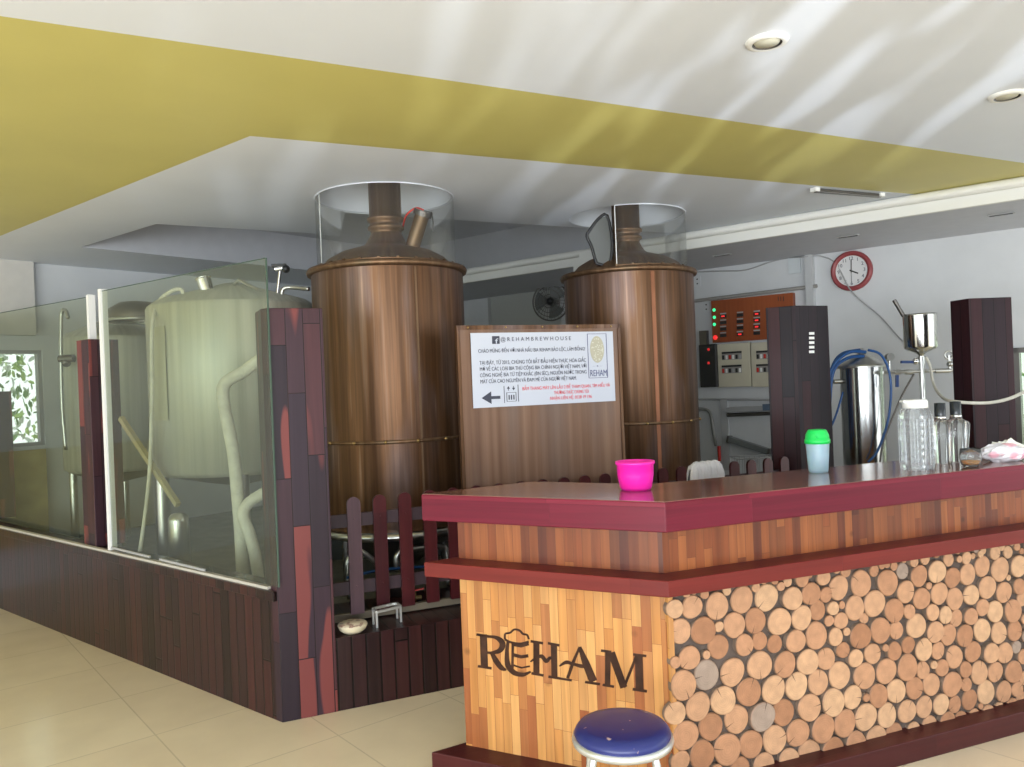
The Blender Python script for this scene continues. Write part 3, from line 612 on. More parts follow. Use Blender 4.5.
pane((102, 291), (266, 258), nz_-.022, .627, 'tall green-tinted glass pane in front of the large steel tank', 'far')
pane((-22, 317), (88, 297), nz_+.075, .607, 'green-tinted glass pane at the left, ending behind the narrow column', 'near')

# ------------------------------------------------------------------ picket fence
ft = thing('picket_fence', 'low fence of round-topped dark red pickets behind the bar', 'fence', K+A*1.2+M*.2+UP*PLAT)
FD = 4.035
s0 = (at_pl(353, 498, M, FD)).dot(A); step = .1332
e_s = pa.dot(A)
k = 0; s = s0
while s < e_s-.06:
    q = A*s+M*FD; w = .034; vs = []; n = 10
    if not (e_s-.1 < s < e_s+.55):
        prof = [(-w, PLAT+.05), (w, PLAT+.05)]+[(w*math.cos(math.pi*i/n), .945+w*math.sin(math.pi*i/n)) for i in range(n+1)]
        m = MB(); N_ = len(prof)
        vs = [q+A*a+UP*b-M*.009 for a, b in prof]+[q+A*a+UP*b+M*.009 for a, b in prof]
        m.add(vs, [tuple(range(N_)), tuple(range(2*N_-1, N_-1, -1))]+[(i, N_+i, N_+(i+1) % N_, (i+1) % N_) for i in range(N_)])
        m.ball(q-M*.01+UP*.87, .004, 8); m.ball(q-M*.01+UP*.53, .004, 8)
        m.build('picket', picket_grey if k == 0 else red_picket, ft)
    s += step; k += 1
for z in (.86, .52):
    a, b = K+A*.25, A*(e_s+.05)+M*0; m = MB(); q0 = A*(K.dot(A)+.24)+M*(FD+.022)+UP*z; q1 = A*(e_s-.08)+M*(FD+.022)+UP*z; m.bar(q0, q1, .022, .065); m.build('rail', rail_wood, ft)
m = MB(); q0 = A*(K.dot(A)+.24)+M*(FD+.04)+UP*(PLAT+.03); q1 = A*(e_s-.08)+M*(FD+.04)+UP*(PLAT+.03); m.bar(q0, q1, .03, .035); m.build('bottom_rail', plain('pale_batten', (.16, .13, .09), .6), ft)

# ------------------------------------------------------------------ copper board and its paper sign
SBD = 4.12
tl_, tr_ = at_pl(457, 328, M, SBD), at_pl(619, 326, M, SBD); sl, sr = tl_.dot(A), tr_.dot(A); zt = (tl_.z+tr_.z)/2
bt = thing('copper_board', 'dull copper sheet board standing between the kettles behind the fence', 'board', A*((sl+sr)/2)+M*SBD+UP*PLAT)
def slab(m, s0, s1, z0, z1, d0, d1): return m.prism([P2(A*s0+M*d0), P2(A*s1+M*d0), P2(A*s1+M*d1), P2(A*s0+M*d1)], z0, z1)
m = MB(); slab(m, sl, sr, .70, zt, SBD, SBD+.018); m.build('sheet', cop_sheet, bt)
m = MB(); slab(m, sl, sr, zt-.012, zt+.012, SBD-.006, SBD+.024); slab(m, sl-.004, sl+.014, .7, zt+.012, SBD-.006, SBD+.024); slab(m, sr-.014, sr+.004, .7, zt+.012, SBD-.006, SBD+.024); m.build('edge_strip', cop1, bt)
for s in (sl+.05, sr-.05):
    m = MB(); slab(m, s-.02, s+.02, PLAT, .9, SBD+.018, SBD+.05); m.build('post', dark_steel, bt)
for k in range(5): q = A*(sl+.06+k*(sr-sl-.12)/4)+M*(SBD-.008)+UP*zt; m = MB(); m.ball(q, .006, 8); m.build('rivet', brass, bt)
ink = plain('dark_ink', (.055, .06, .09), .6); red_ink = plain('red_ink', (.75, .07, .09), .6); blue_ink = plain('blue_ink', (.08, .09, .22), .6); beige_ink = plain('beige_ink', (.50, .47, .36), .6)
paper = plain('white_paper', (.60, .63, .72), .6)
PD = SBD-.008
c = [at_pl(x, y, M, PD) for x, y in ((470.6, 333.2), (613.3, 331.2), (614.9, 401), (473.3, 408.2))]
pt = thing('paper_sign', 'white printed notice with arrow and logo on the copper board', 'sign', (c[2]+c[3])/2)
PW = .5*((c[1]-c[0]).dot(A)+(c[2]-c[3]).dot(A)); s_l = (c[0].dot(A)+c[3].dot(A))/2; z_t = (c[0].z+c[1].z)/2; z_b = (c[2].z+c[3].z)/2
m = MB(); slab(m, s_l, s_l+PW, z_b, z_t, PD, PD+.0025); m.build('sheet', paper, pt)
PH = z_t-z_b
def S(u, v, off=.0012):   # u,v in 0..1 on the sheet (v downward)
    return A*(s_l+u*PW)+M*(PD-off)+UP*(z_t-v*PH)
def stext(nm, body, u, v, w, h, mt, bold=0): return text(nm, body, h*PH*1.38, S(u, v), A, UP, mt, pt, width=w*PW, bold=bold)
def srect(m, u0, v0, u1, v1, off=.0012):
    p = [S(u0, v0, off), S(u1, v0, off), S(u1, v1, off), S(u0, v1, off)]; q = [x+M*.0012 for x in p]
    return m.add(p+q, [(3, 2, 1, 0), (4, 5, 6, 7), (0, 1, 5, 4), (1, 2, 6, 5), (2, 3, 7, 6), (3, 0, 4, 7)])
def spoly(m, pts, off=.0012):
    p = [S(u, v, off) for u, v in pts]; n = len(p); return m.add(p, [tuple(range(n-1, -1, -1))])
stext('headline', '@ R E H A M B R E W H O U S E', .195, .115, .49, .055, ink)
stext('welcome_line', 'CHÀO MỪNG ĐẾN VỚI NHÀ NẤU BIA REHAM BẢO LỘC, LÂM ĐỒNG!', .045, .265, .74, .05, ink)
for i, (l, w) in enumerate((('TẠI ĐÂY, TỪ 2015, CHÚNG TÔI BẮT ĐẦU HIỆN THỰC HÓA GIẤC', .74), ('MƠ VỀ CÁC LOẠI BIA THỦ CÔNG BIA CHÍNH NGƯỜI VIỆT NAM, VỚI', .74), ('CÔNG NGHỆ BIA TỪ TIỆP KHẮC (ĐN SÉC), NGUỒN NƯỚC TRONG', .74), ('MÁT CỦA CAO NGUYÊN VÀ ĐAM MÊ CỦA NGƯỜI VIỆT NAM.', .665))):
    stext('body_line', l, .05, .425+i*.083, w, .052, ink)
for i, (l, u, w) in enumerate((('BẤM THANG MÁY LÊN LẦU 2 ĐỂ THAM QUAN, TÌM HIỂU VÀ', .33, .63), ('THƯỞNG THỨC CHÚNG TÔI', .55, .25), ('NHẬN LIÊN HỆ: 0328 19 196', .52, .3))):
    stext('red_line', l, u, .79+i*.075, w, .047, red_ink)
m = MB(); srect(m, .14, .045, .19, .15); m.build('f_badge', ink, pt)
stext('badge_letter', 'f', .158, .145, .022, .07, paper).location -= M*.0016
m = MB(); spoly(m, [(.055, .87), (.12, .785), (.12, .85), (.18, .85), (.18, .89), (.12, .89), (.12, .955)]); m.build('left_arrow', ink, pt)
m = MB(); srect(m, .205, .72, .209, .95); srect(m, .3, .71, .304, .94)
for a_ in ((.222, .81, .288, .815), (.222, .93, .288, .935), (.222, .81, .226, .935), (.284, .81, .288, .935)): srect(m, *a_)
for k in range(3): srect(m, .235+k*.016, .845, .243+k*.016, .91)
spoly(m, [(.236, .725), (.225, .76), (.247, .76)]); srect(m, .234, .76, .238, .785); srect(m, .269, .725, .273, .75); spoly(m, [(.26, .75), (.282, .75), (.271, .785)])
m.build('lift_symbol', ink, pt)
m = MB()
for a_ in ((.806, .03, .95, .036), (.806, .655, .95, .661), (.806, .03, .81, .661), (.946, .03, .95, .661)): srect(m, *a_)
m.build('logo_border', blue_ink, pt)
m = MB(); spoly(m, [(.876+.052*math.cos(i*math.pi/16), .255+.19*math.sin(i*math.pi/16)) for i in range(32)]); m.build('logo_oval', beige_ink, pt)
m = MB()
rd = random.Random(5)
for i in range(46):
    a_, rr = rd.uniform(0, 6.28), math.sqrt(rd.random())*.85; u, v = .876+.052*rr*math.cos(a_), .255+.19*rr*math.sin(a_); srect(m, u-.004, v-.006, u+.003, v+.006, .0018)
m.build('logo_grain', plain('logo_pale', (.68, .68, .6), .6), pt)
stext('logo_name', 'REHAM', .816, .635, .124, .095, blue_ink)
stext('logo_small', '— ★ —', .84, .50, .07, .02, blue_ink)
# ------------------------------------------------------------------ bar counter
B = Vector((-.875, .446, 0)).normalized(); BR = Vector((math.sin(R(69)), math.cos(R(69)), 0))
NB = Vector((B.y, -B.x, 0)); NB = NB if NB.y > 0 else -NB
NR = Vector((-BR.y, BR.x, 0))
C0 = Vector((.50, 2.70, 0)); E0 = Vector((-.375, 3.146, 0)); LEN = 3.1
B = (E0-C0).normalized(); NB = Vector((B.y, -B.x, 0)); NB = NB if NB.y > 0 else -NB
def plan(ins, back=.43, endin=0.0):
    """counter outline inset by ins on its front faces"""
    c = isect(C0+NB*ins, B, C0+NR*ins, BR)
    ed = Vector((.866, .5, 0)); en = Vector((ed.y, -ed.x, 0))   # left end is cut slantwise
    l = isect(C0+NB*ins, B, E0-B*endin, ed)
    r = C0+NR*ins+BR*LEN; rb = C0+NR*back+BR*LEN
    cb = isect(C0+NB*back, B, C0+NR*back, BR); lb = isect(C0+NB*back, B, E0-B*endin, ed)
    return [l, c, r, rb, cb, lb]
bar = thing('bar_counter', 'angled wooden bar with dark red top and a front of round log slices', 'bar', C0+Vector((.3, .3, 0)))
def slabp(ins, z0, z1, name, mat, bevel=0, **k):
    m = MB(); m.prism([P2(p) for p in plan(ins, **k)], z0, z1); return m.build(name, mat, bar, bevel)
slabp(0, .995, 1.098, 'top_edge', red_top, .004)
slabp(.004, 1.0975, 1.1, 'top_surface', top_wood)
slabp(.105, .832, .995, 'upper_panel', orange_w, back=.36, endin=.03)
slabp(0, .775, .832, 'ledge', red_ledge, .004, back=.36)
slabp(.105, .0, .775, 'front_panel', honey, back=.36, endin=.03)
slabp(.0, 0, .085, 'plinth', plinth_w, .004, back=.36)
# the log face covers the right hand run
def lf_pt(s, z, off): q = C0+NR*(.105-off)+BR*s; return Vector((q.x, q.y, z))
corner_s = (isect(C0+NB*.105, B, C0+NR*.105, BR)-C0-NR*.105).dot(BR)
m = MB(); m.prism([P2(lf_pt(corner_s+.016, 0, .006)), P2(lf_pt(LEN, 0, .006)), P2(lf_pt(LEN, 0, 0)), P2(lf_pt(corner_s+.016, 0, 0))], .085, .775); m.build('mortar_backing', plain('grey_mortar', (.10, .072, .058), .8, var=.3, vscale=20), bar)
m = MB(); m.prism([P2(lf_pt(corner_s, 0, .02)), P2(lf_pt(corner_s+.02, 0, .02)), P2(lf_pt(corner_s+.02, 0, 0)), P2(lf_pt(corner_s, 0, 0))], .085, .775); m.build('corner_batten', honey, bar)
LOGS = [(0.073,0.708,0.034),(0.150,0.702,0.042),(0.249,0.694,0.048),(0.363,0.699,0.049),(0.473,0.692,0.051),(0.096,0.624,0.045),(0.190,0.613,0.050),(0.322,0.614,0.046),(0.414,0.616,0.046),(0.521,0.598,0.051),(0.258,0.617,0.019),(0.296,0.742,0.018),(0.197,0.743,0.017),(0.529,0.729,0.017),(0.254,0.544,0.044),(0.358,0.538,0.039),(0.433,0.539,0.034),(0.496,0.519,0.033),(0.129,0.525,0.043),(0.066,0.522,0.021),(0.539,0.436,0.048),(0.096,0.436,0.052),(0.198,0.452,0.053),(0.308,0.444,0.051),(0.429,0.449,0.053),(0.259,0.353,0.052),(0.372,0.363,0.052),(0.483,0.351,0.052),(0.152,0.351,0.050),(0.061,0.343,0.042),(0.206,0.267,0.050),(0.319,0.271,0.052),(0.424,0.265,0.053),(0.527,0.257,0.050),(0.097,0.258,0.052),(0.478,0.168,0.053),(0.160,0.179,0.051),(0.267,0.176,0.057),(0.373,0.172,0.051),(0.073,0.172,0.038),(0.321,0.096,0.041),(0.425,0.088,0.045),(0.217,0.110,0.025),(0.539,0.079,0.046),(0.581,0.677,0.044),(0.629,0.744,0.030),(0.563,0.742,0.020),(0.667,0.684,0.043),(0.732,0.736,0.031),(0.736,0.671,0.029),(0.810,0.685,0.047),(0.704,0.613,0.038),(0.622,0.598,0.046),(0.846,0.745,0.024),(0.919,0.688,0.051),(0.985,0.730,0.023),(1.050,0.676,0.051),(0.979,0.603,0.052),(0.882,0.598,0.047),(1.076,0.562,0.048),(0.930,0.550,0.021),(1.002,0.495,0.050),(1.089,0.481,0.036),(0.902,0.487,0.050),(0.814,0.558,0.033),(0.777,0.504,0.034),(0.690,0.520,0.051),(0.588,0.517,0.043),(0.767,0.615,0.027),(1.134,0.710,0.032),(1.137,0.629,0.044),(0.813,0.447,0.031),(0.966,0.406,0.041),(1.068,0.403,0.036),(0.644,0.428,0.049),(0.736,0.423,0.043),(0.871,0.407,0.035),(0.796,0.351,0.052),(0.919,0.328,0.052),(1.025,0.330,0.050),(0.588,0.347,0.051),(0.694,0.341,0.048),(0.641,0.258,0.052),(0.754,0.257,0.053),(0.854,0.257,0.045),(0.976,0.244,0.046),(1.070,0.244,0.048),(1.018,0.158,0.048),(0.909,0.173,0.053),(0.806,0.167,0.052),(0.700,0.168,0.053),(0.590,0.169,0.052),(0.641,0.082,0.051),(0.745,0.078,0.049),(0.853,0.078,0.050),(0.958,0.077,0.051),(1.055,0.073,0.045),(0.914,0.248,0.016),(1.134,0.327,0.052),(1.123,0.154,0.046),(1.367,0.421,0.043),(1.452,0.406,0.045),(1.548,0.415,0.048),(1.652,0.387,0.046),(1.749,0.381,0.043),(1.286,0.447,0.044),(1.212,0.683,0.043),(1.306,0.689,0.046),(1.377,0.729,0.028),(1.398,0.652,0.042),(1.483,0.655,0.044),(1.472,0.726,0.026),(1.575,0.676,0.043),(1.550,0.733,0.015),(1.671,0.653,0.051),(1.641,0.728,0.030),(1.729,0.718,0.027),(1.777,0.655,0.047),(1.800,0.716,0.014),(1.318,0.598,0.045),(1.225,0.589,0.044),(1.408,0.563,0.046),(1.503,0.566,0.043),(1.591,0.587,0.048),(1.685,0.555,0.044),(1.772,0.569,0.035),(1.800,0.509,0.031),(1.273,0.529,0.034),(1.345,0.507,0.035),(1.413,0.483,0.035),(1.486,0.481,0.036),(1.555,0.509,0.036),(1.633,0.480,0.046),(1.731,0.470,0.049),(1.152,0.548,0.030),(1.195,0.482,0.050),(1.145,0.414,0.034),(1.225,0.384,0.045),(1.302,0.367,0.035),(1.269,0.317,0.017),(1.215,0.303,0.035),(1.319,0.295,0.035),(1.391,0.327,0.046),(1.499,0.331,0.044),(1.443,0.269,0.033),(1.593,0.313,0.043),(1.682,0.297,0.045),(1.753,0.311,0.027),(1.787,0.265,0.031),(1.170,0.238,0.045),(1.264,0.235,0.046),(1.369,0.220,0.051),(1.453,0.203,0.030),(1.527,0.240,0.048),(1.617,0.229,0.042),(1.719,0.213,0.048),(1.785,0.175,0.030),(1.214,0.155,0.043),(1.301,0.151,0.042),(1.382,0.134,0.035),(1.473,0.135,0.042),(1.567,0.150,0.050),(1.662,0.138,0.044),(1.737,0.136,0.033),(1.775,0.084,0.033),(1.242,0.077,0.038),(1.154,0.075,0.032),(1.330,0.073,0.042),(1.411,0.066,0.036),(1.486,0.060,0.036),(1.562,0.065,0.037),(1.637,0.062,0.033),(1.710,0.064,0.036)]
def log_mat():
    m, nt, b = newmat('log_end_grain'); uv = nn(nt, 'ShaderNodeUVMap'); at = nn(nt, 'ShaderNodeAttribute'); at.attribute_name = 'tone'
    ln = nn(nt, 'ShaderNodeVectorMath'); ln.operation = 'LENGTH'; nt.links.new(uv.outputs[0], ln.inputs[0])
    z = nn(nt, 'ShaderNodeTexNoise'); z.inputs['Scale'].default_value = 1.6; z.inputs['Detail'].default_value = 3
    va = nn(nt, 'ShaderNodeVectorMath'); va.operation = 'ADD'; nt.links.new(uv.outputs[0], va.inputs[0]); nt.links.new(at.outputs['Color'], va.inputs[1]); 
    vs = nn(nt, 'ShaderNodeVectorMath'); vs.operation = 'SCALE'; vs.inputs['Scale'].default_value = 1; nt.links.new(va.outputs[0], vs.inputs[0]); nt.links.new(vs.outputs[0], z.inputs['Vector'])
    rr = math_(nt, 'SINE', math_(nt, 'MULTIPLY', math_(nt, 'ADD', ln.outputs['Value'], math_(nt, 'MULTIPLY', z.outputs['Fac'], .25)), 42.0))
    sx = nn(nt, 'ShaderNodeSeparateColor'); nt.links.new(at.outputs['Color'], sx.inputs[0])
    base = ramp(nt, sx.outputs[0], [(0, (.34, .155, .075)), (.35, (.44, .22, .115)), (.7, (.50, .275, .15)), (.97, (.56, .34, .19)), (1, (.32, .235, .18))])
    k = math_(nt, 'MULTIPLY_ADD', rr, .045, math_(nt, 'MULTIPLY_ADD', z.outputs['Fac'], .6, .72)); cb = nn(nt, 'ShaderNodeCombineXYZ'); [nt.links.new(k, cb.inputs[i]) for i in range(3)]
    col = mix(nt, 1, base, cb.outputs[0], 'MULTIPLY')
    sp = nn(nt, 'ShaderNodeSeparateXYZ'); nt.links.new(uv.outputs[0], sp.inputs[0])
    wdg = math_(nt, 'LESS_THAN', math_(nt, 'ABSOLUTE', math_(nt, 'ADD', sp.outputs[1], math_(nt, 'MULTIPLY', math_(nt, 'SUBTRACT', z.outputs['Fac'], .5), .12))), math_(nt, 'MULTIPLY', math_(nt, 'SUBTRACT', sp.outputs[0], .25), .06))
    on = math_(nt, 'MULTIPLY', wdg, math_(nt, 'GREATER_THAN', sx.outputs[1], .45))
    col = mix(nt, math_(nt, 'MULTIPLY', on, .85), col, (.07, .035, .02))
    rim = ramp(nt, ln.outputs['Value'], [(.90, (0, 0, 0)), (1.0, (.75, .75, .75))]); col = mix(nt, rim, col, (.25, .13, .07))
    nt.links.new(col, b.inputs['Base Color']); b.inputs['Roughness'].default_value = .6; return m
log_end_m = log_mat(); bark = plain('log_side', (.20, .14, .10), .8, var=.3, vscale=30)
def add_log(m, s, z, r, rd):
    n = 22; th = rd.uniform(.014, .03); ph = rd.uniform(0, 6.28); rot = rd.uniform(0, 6.28)
    def ring(f, off): return [lf_pt(s+r*f*w[i]*math.cos(2*math.pi*i/n), z+r*f*w[i]*math.sin(2*math.pi*i/n), off) for i in range(n)]
    w = [1+.035*math.sin(2*2*math.pi*i/n+ph)+.02*math.sin(3*2*math.pi*i/n+ph*2) for i in range(n)]
    def q(f, i): a = 2*math.pi*i/n+rot; return (f*math.cos(a), f*math.sin(a))
    vs = ring(.93, th)+ring(1, th-.004)+ring(1.0, .003); fs = [tuple(range(n))]; uv = [[q(.93, i) for i in range(n)]]; base = len(m.f)
    for i in range(n):
        j = (i+1) % n; fs.append((n+i, n+j, j, i)); uv.append([q(1, i), q(1, i+1), q(.93, i+1), q(.93, i)])
    m.mat(0); m.add(vs[:2*n], fs, uv, smooth=False); m.mat(1)
    m.add(vs[n:], [(n+i, n+(i+1) % n, (i+1) % n, i) for i in range(n)], smooth=True)
    return (rd.random()*.96 if rd.random() > .03 else 1.0, rd.random(), rd.random())
def tone(o, per):
    me = o.data; ca = me.color_attributes.new('tone', 'FLOAT_COLOR', 'CORNER')
    for a, b, c in per:
        for p in me.polygons[a:b]:
            for li in p.loop_indices: ca.data[li].color = (*c, 1)
rd = random.Random(11); allr = [[l[0], l[1], l[2]*1.03] for l in LOGS]
# fill the rest of the wall between and beyond
def free(s, z):
    d = min([math.hypot(s-a, z-b)-c for a, b, c in allr]+[9]); return min(d, z-.088, .772-z, s-corner_s-.022, LEN-s)
for rmin, tries in ((.034, 5000), (.022, 9000), (.013, 9000)):
    for i in range(tries):
        s, z = rd.uniform(corner_s+.03, LEN-.02), rd.uniform(.1, .76); f = free(s, z)
        if f > rmin: allr.append([s, z, min(f, .052)])
for l in allr:
    pass
vis = sorted(allr, key=lambda l: -l[2]/(1+.22*max(0, l[0]))*(0 if l[0] > 1.85 else 1))
for s, z, r in vis[:98]:
    m = MB(); c = add_log(m, s, z, r, rd); n = len(m.f); o = m.build('log_slice', [log_end_m, bark], bar); tone(o, [(0, n, c)])
m = MB(); per = []
for s, z, r in vis[98:]:
    a = len(m.f); c = add_log(m, s, z, r, rd); per.append((a, len(m.f), c))
o = m.build('small_log_slices', [log_end_m, bark], bar); o['kind'] = 'stuff'; tone(o, per)

# carved name on the honey panel
burn = plain('burnt_lettering', (.085, .032, .014), .5, var=.3, vscale=30)
PB = (C0+NB*.105)
def fp(px, py): return at_pl(420+px/3.657, 560+py/3.657, NB, PB.dot(NB)-.0005)
def stroke(m, pts, w):
    """pts in panel view, w width or list"""
    n = len(pts); P = [Vector(p) for p in pts]; Wd = list(w) if isinstance(w, (list, tuple)) else [w]*n; L = []; Rr = []
    if n > 3:
        Q = []; V = []
        for i in range(n-1):
            a, b, c, d = P[max(0, i-1)], P[i], P[i+1], P[min(n-1, i+2)]
            for k in range(5): t = k/5; Q.append(.5*((2*b)+(c-a)*t+(2*a-5*b+4*c-d)*t*t+(3*b-a-3*c+d)*t**3)); V.append(Wd[i]*(1-t)+Wd[i+1]*t)
        P = Q+[P[-1]]; Wd = V+[Wd[-1]]; n = len(P)
    for i in range(n):
        d = (P[min(n-1, i+1)]-P[max(0, i-1)]).normalized(); q = Vector((-d.y, d.x))*Wd[i]/2; L.append(P[i]+q); Rr.append(P[i]-q)
    for i in range(n-1):
        qs = [fp(*x) for x in (L[i], L[i+1], Rr[i+1], Rr[i])]; fr_ = [x-NB*.0015 for x in qs]
        m.add(qs+fr_, [(4, 5, 6, 7), (7, 6, 5, 4), (0, 1, 5, 4), (1, 2, 6, 5), (2, 3, 7, 6), (3, 0, 4, 7)])
    return m
m = MB(); stroke(m, [(232, 272), (236, 390)], 26); stroke(m, [(207, 272), (275, 283)], 9); stroke(m, [(212, 388), (262, 396)], 9)
stroke(m, [(245, 280), (275, 282), (297, 296), (302, 314), (290, 332), (262, 339), (246, 338)], [8, 12, 20, 22, 18, 10, 8]); stroke(m, [(262, 338), (278, 368), (298, 394), (316, 402)], [12, 20, 18, 6]); m.build('letter_r', burn, bar)
m = MB(); stroke(m, [(322, 300), (318, 340), (322, 385), (345, 412), (378, 419), (405, 408)], [10, 14, 20, 18, 14, 6]); stroke(m, [(340, 300), (338, 405)], 9)
stroke(m, [(311, 290), (330, 300), (365, 306), (398, 298)], 8); stroke(m, [(338, 308), (370, 314), (398, 306)], 12); stroke(m, [(340, 346), (370, 354), (396, 350)], 12)
stroke(m, [(340, 384), (372, 394), (402, 388)], 6); stroke(m, [(311, 290), (312, 270), (330, 266), (345, 254), (365, 258), (376, 270), (392, 274), (398, 290)], 7); m.build('mug_letter_e', burn, bar)
m = MB(); stroke(m, [(426, 298), (426, 418)], 22); stroke(m, [(405, 297), (450, 304)], 9); stroke(m, [(408, 414), (452, 422)], 9)
stroke(m, [(490, 308), (492, 430)], 22); stroke(m, [(468, 304), (510, 312)], 9); stroke(m, [(470, 426), (513, 433)], 9); stroke(m, [(404, 372), (425, 358), (445, 352), (462, 370), (475, 358), (490, 362)], [5, 10, 14, 14, 12, 8]); m.build('letter_h', burn, bar)
m = MB(); stroke(m, [(584, 318), (560, 375), (540, 432)], [8, 12, 11]); stroke(m, [(584, 318), (606, 375), (634, 444)], [12, 26, 30]); stroke(m, [(512, 433), (555, 440)], 8); stroke(m, [(604, 446), (658, 454)], 9)
stroke(m, [(510, 388), (535, 374), (560, 380), (590, 388), (606, 388)], [5, 14, 10, 14, 10]); m.build('letter_a', burn, bar)
m = MB(); stroke(m, [(688, 334), (686, 458)], 20); stroke(m, [(662, 331), (700, 336)], 9); stroke(m, [(668, 456), (710, 463)], 9)
stroke(m, [(700, 338), (746, 466)], 26); stroke(m, [(746, 466), (792, 350)], 10); stroke(m, [(800, 350), (803, 474)], 28); stroke(m, [(780, 345), (828, 351)], 9); stroke(m, [(778, 472), (830, 480)], 10); m.build('letter_m', burn, bar)

# ------------------------------------------------------------------ bar stool
sz = at_z(622, 724, .48); st = thing('bar_stool', 'round stool with worn blue vinyl seat and pale metal ring', 'stool', Vector((sz.x, sz.y, 0)))
sx_, sy_ = sz.x, sz.y
rs = .146
def vinyl():
    m, nt, b = newmat('worn_blue_vinyl'); tc = nn(nt, 'ShaderNodeTexCoord'); z = nn(nt, 'ShaderNodeTexNoise'); z.inputs['Scale'].default_value = 22; z.inputs['Detail'].default_value = 3
    nt.links.new(tc.outputs['Object'], z.inputs['Vector']); f = ramp(nt, z.outputs['Fac'], [(.67, (0, 0, 0)), (.70, (1, 1, 1))])
    nt.links.new(mix(nt, f, (.018, .026, .15), (.50, .36, .32)), b.inputs['Base Color']); b.inputs['Roughness'].default_value = .32; return m
vin = vinyl()
m = MB(); m.lathe([(.0001, .484), (.06, .4835), (.11, .481), (.132, .476), (rs-.005, .466), (rs, .455), (rs-.004, .446)], (sx_, sy_, 0), 56); m.build('seat', vin, st)
pale_metal = plain('pale_metal', (.72, .74, .72), .28, .7)
m = MB(); m.lathe([(rs-.02, .447), (rs+.004, .447), (rs+.007, .437), (rs+.004, .427), (rs-.02, .427)], (sx_, sy_, 0), 56); m.build('seat_ring', pale_metal, st)
for k in range(4):
    a = R(40+90*k); d = Vector((math.cos(a), math.sin(a), 0)); b0_ = Vector((sx_, sy_, 0))
    m = MB(); m.tube([b0_+d*.09+UP*.438, b0_+d*.118+UP*.425, b0_+d*.135+UP*.38, b0_+d*.16+UP*.2, b0_+d*.185+UP*.008], .011, 10); l = m.build('leg', pale_metal, st)
    m = MB(); m.cyl(b0_+d*.185, b0_+d*.184+UP*.03, .015); m.build('foot_cap', black, l)
m = MB(); m.torus((sx_, sy_, .2), .16, .009, 40); m.build('footrest_ring', pale_metal, st)

# ------------------------------------------------------------------ things on the bar
TOP = 1.1002
def on_bar(px, py): return at_z(px, py, TOP)
# pink cup
q = on_bar(636, 489.5); f = q.y/FOC
cu = plain('translucent_pink', (.95, .02, .42), .3, emit=0); cu.node_tree.nodes['Principled BSDF'].inputs['Subsurface Weight'].default_value = .5; cu.node_tree.nodes['Principled BSDF'].inputs['Subsurface Radius'].default_value = (.1, .03, .06)
m = MB(); m.lathe([(.0001, 0), (14.5*f, 0), (16*f, 3*f), (18*f, 15*f), (18.4*f, 25*f), (19.6*f, 26*f), (19.6*f, 28.5*f), (18.2*f, 28.5*f), (17.4*f, 24*f), (15.5*f, 5*f), (.0001, 4*f)], q, 48); tag(m.build('plastic_cup', cu), 'bright pink plastic cup standing on the corner of the bar', 'cup')
# shaker
q = on_bar(818.5, 472); f = q.y/FOC
t = thing('shaker_bottle', 'frosted plastic tumbler with bright green lid on the bar', 'shaker', q)
m = MB(); m.lathe([(.0001, 0), (9*f, 0), (9.5*f, 2*f), (11.3*f, 29*f), (11*f, 30*f)], q, 40)
frost = plain('frosted_plastic', (.50, .70, .80), .35, alpha=1); frost.node_tree.nodes['Principled BSDF'].inputs['Subsurface Weight'].default_value = .2; frost.node_tree.nodes['Principled BSDF'].inputs['Transmission Weight'].default_value = .45
m.build('cup', frost, t)
m = MB(); m.lathe([(11.2*f, 28.5*f), (12.2*f, 29*f), (12.3*f, 32.5*f), (11.6*f, 33*f), (11.2*f, 37*f), (9.2*f, 41.5*f), (8*f, 42.5*f), (.0001, 42.8*f)], q, 40); m.build('lid', plain('bright_green', (.01, .62, .10), .35), t)
m = MB(); m.cyl(q+Vector((-3*f, -8.5*f, 36*f)), q+Vector((-3*f, -10.6*f, 37*f)), 2.4*f); m.build('spout_cap', plain('bright_green_cap', (.02, .62, .12), .35), t)
# water jug
q = on_bar(917.5, 469); f = q.y/FOC
t = thing('water_jug', 'tall ribbed clear plastic water jug with white cap on the bar', 'jug', q)
jg = plain('clear_pet', (.88, .91, .93), .12, trans=.85); jg.node_tree.nodes['Principled BSDF'].inputs['IOR'].default_value = 1.2
pr = [(.0001, 0), (15.2*f, 0), (15.9*f, 1.5*f)]
for k in range(7): z = 6+k*6.9; pr += [(15.9*f, z*f), (15.0*f, (z+.9)*f), (15.0*f, (z+2.2)*f), (15.9*f, (z+3.1)*f)]
pr += [(15.9*f, 53*f), (14.5*f, 58*f), (11*f, 61*f), (10.8*f, 62.5*f)]
m = MB(); m.lathe(pr, q, 40); m.build('body', jg, t)
m = MB()
for k in range(16):
    a = 2*math.pi*k/16; d = Vector((math.cos(a), math.sin(a), 0)); m.bar(q+d*15.7*f+UP*5*f, q+d*15.7*f+UP*51*f, 1.1*f, 1.2*f, up=d)
m.build('ribs', jg, t)
m = MB(); m.lathe([(11.2*f, 61*f), (11.8*f, 61.3*f), (11.8*f, 67.5*f), (10.8*f, 69.3*f), (.0001, 69.6*f)], q, 40); m.bar(q+Vector((-9*f, 0, 67.5*f)), q+Vector((-13.5*f, 0, 68.3*f)), 8*f, 2*f); m.build('cap', white_pl, t)
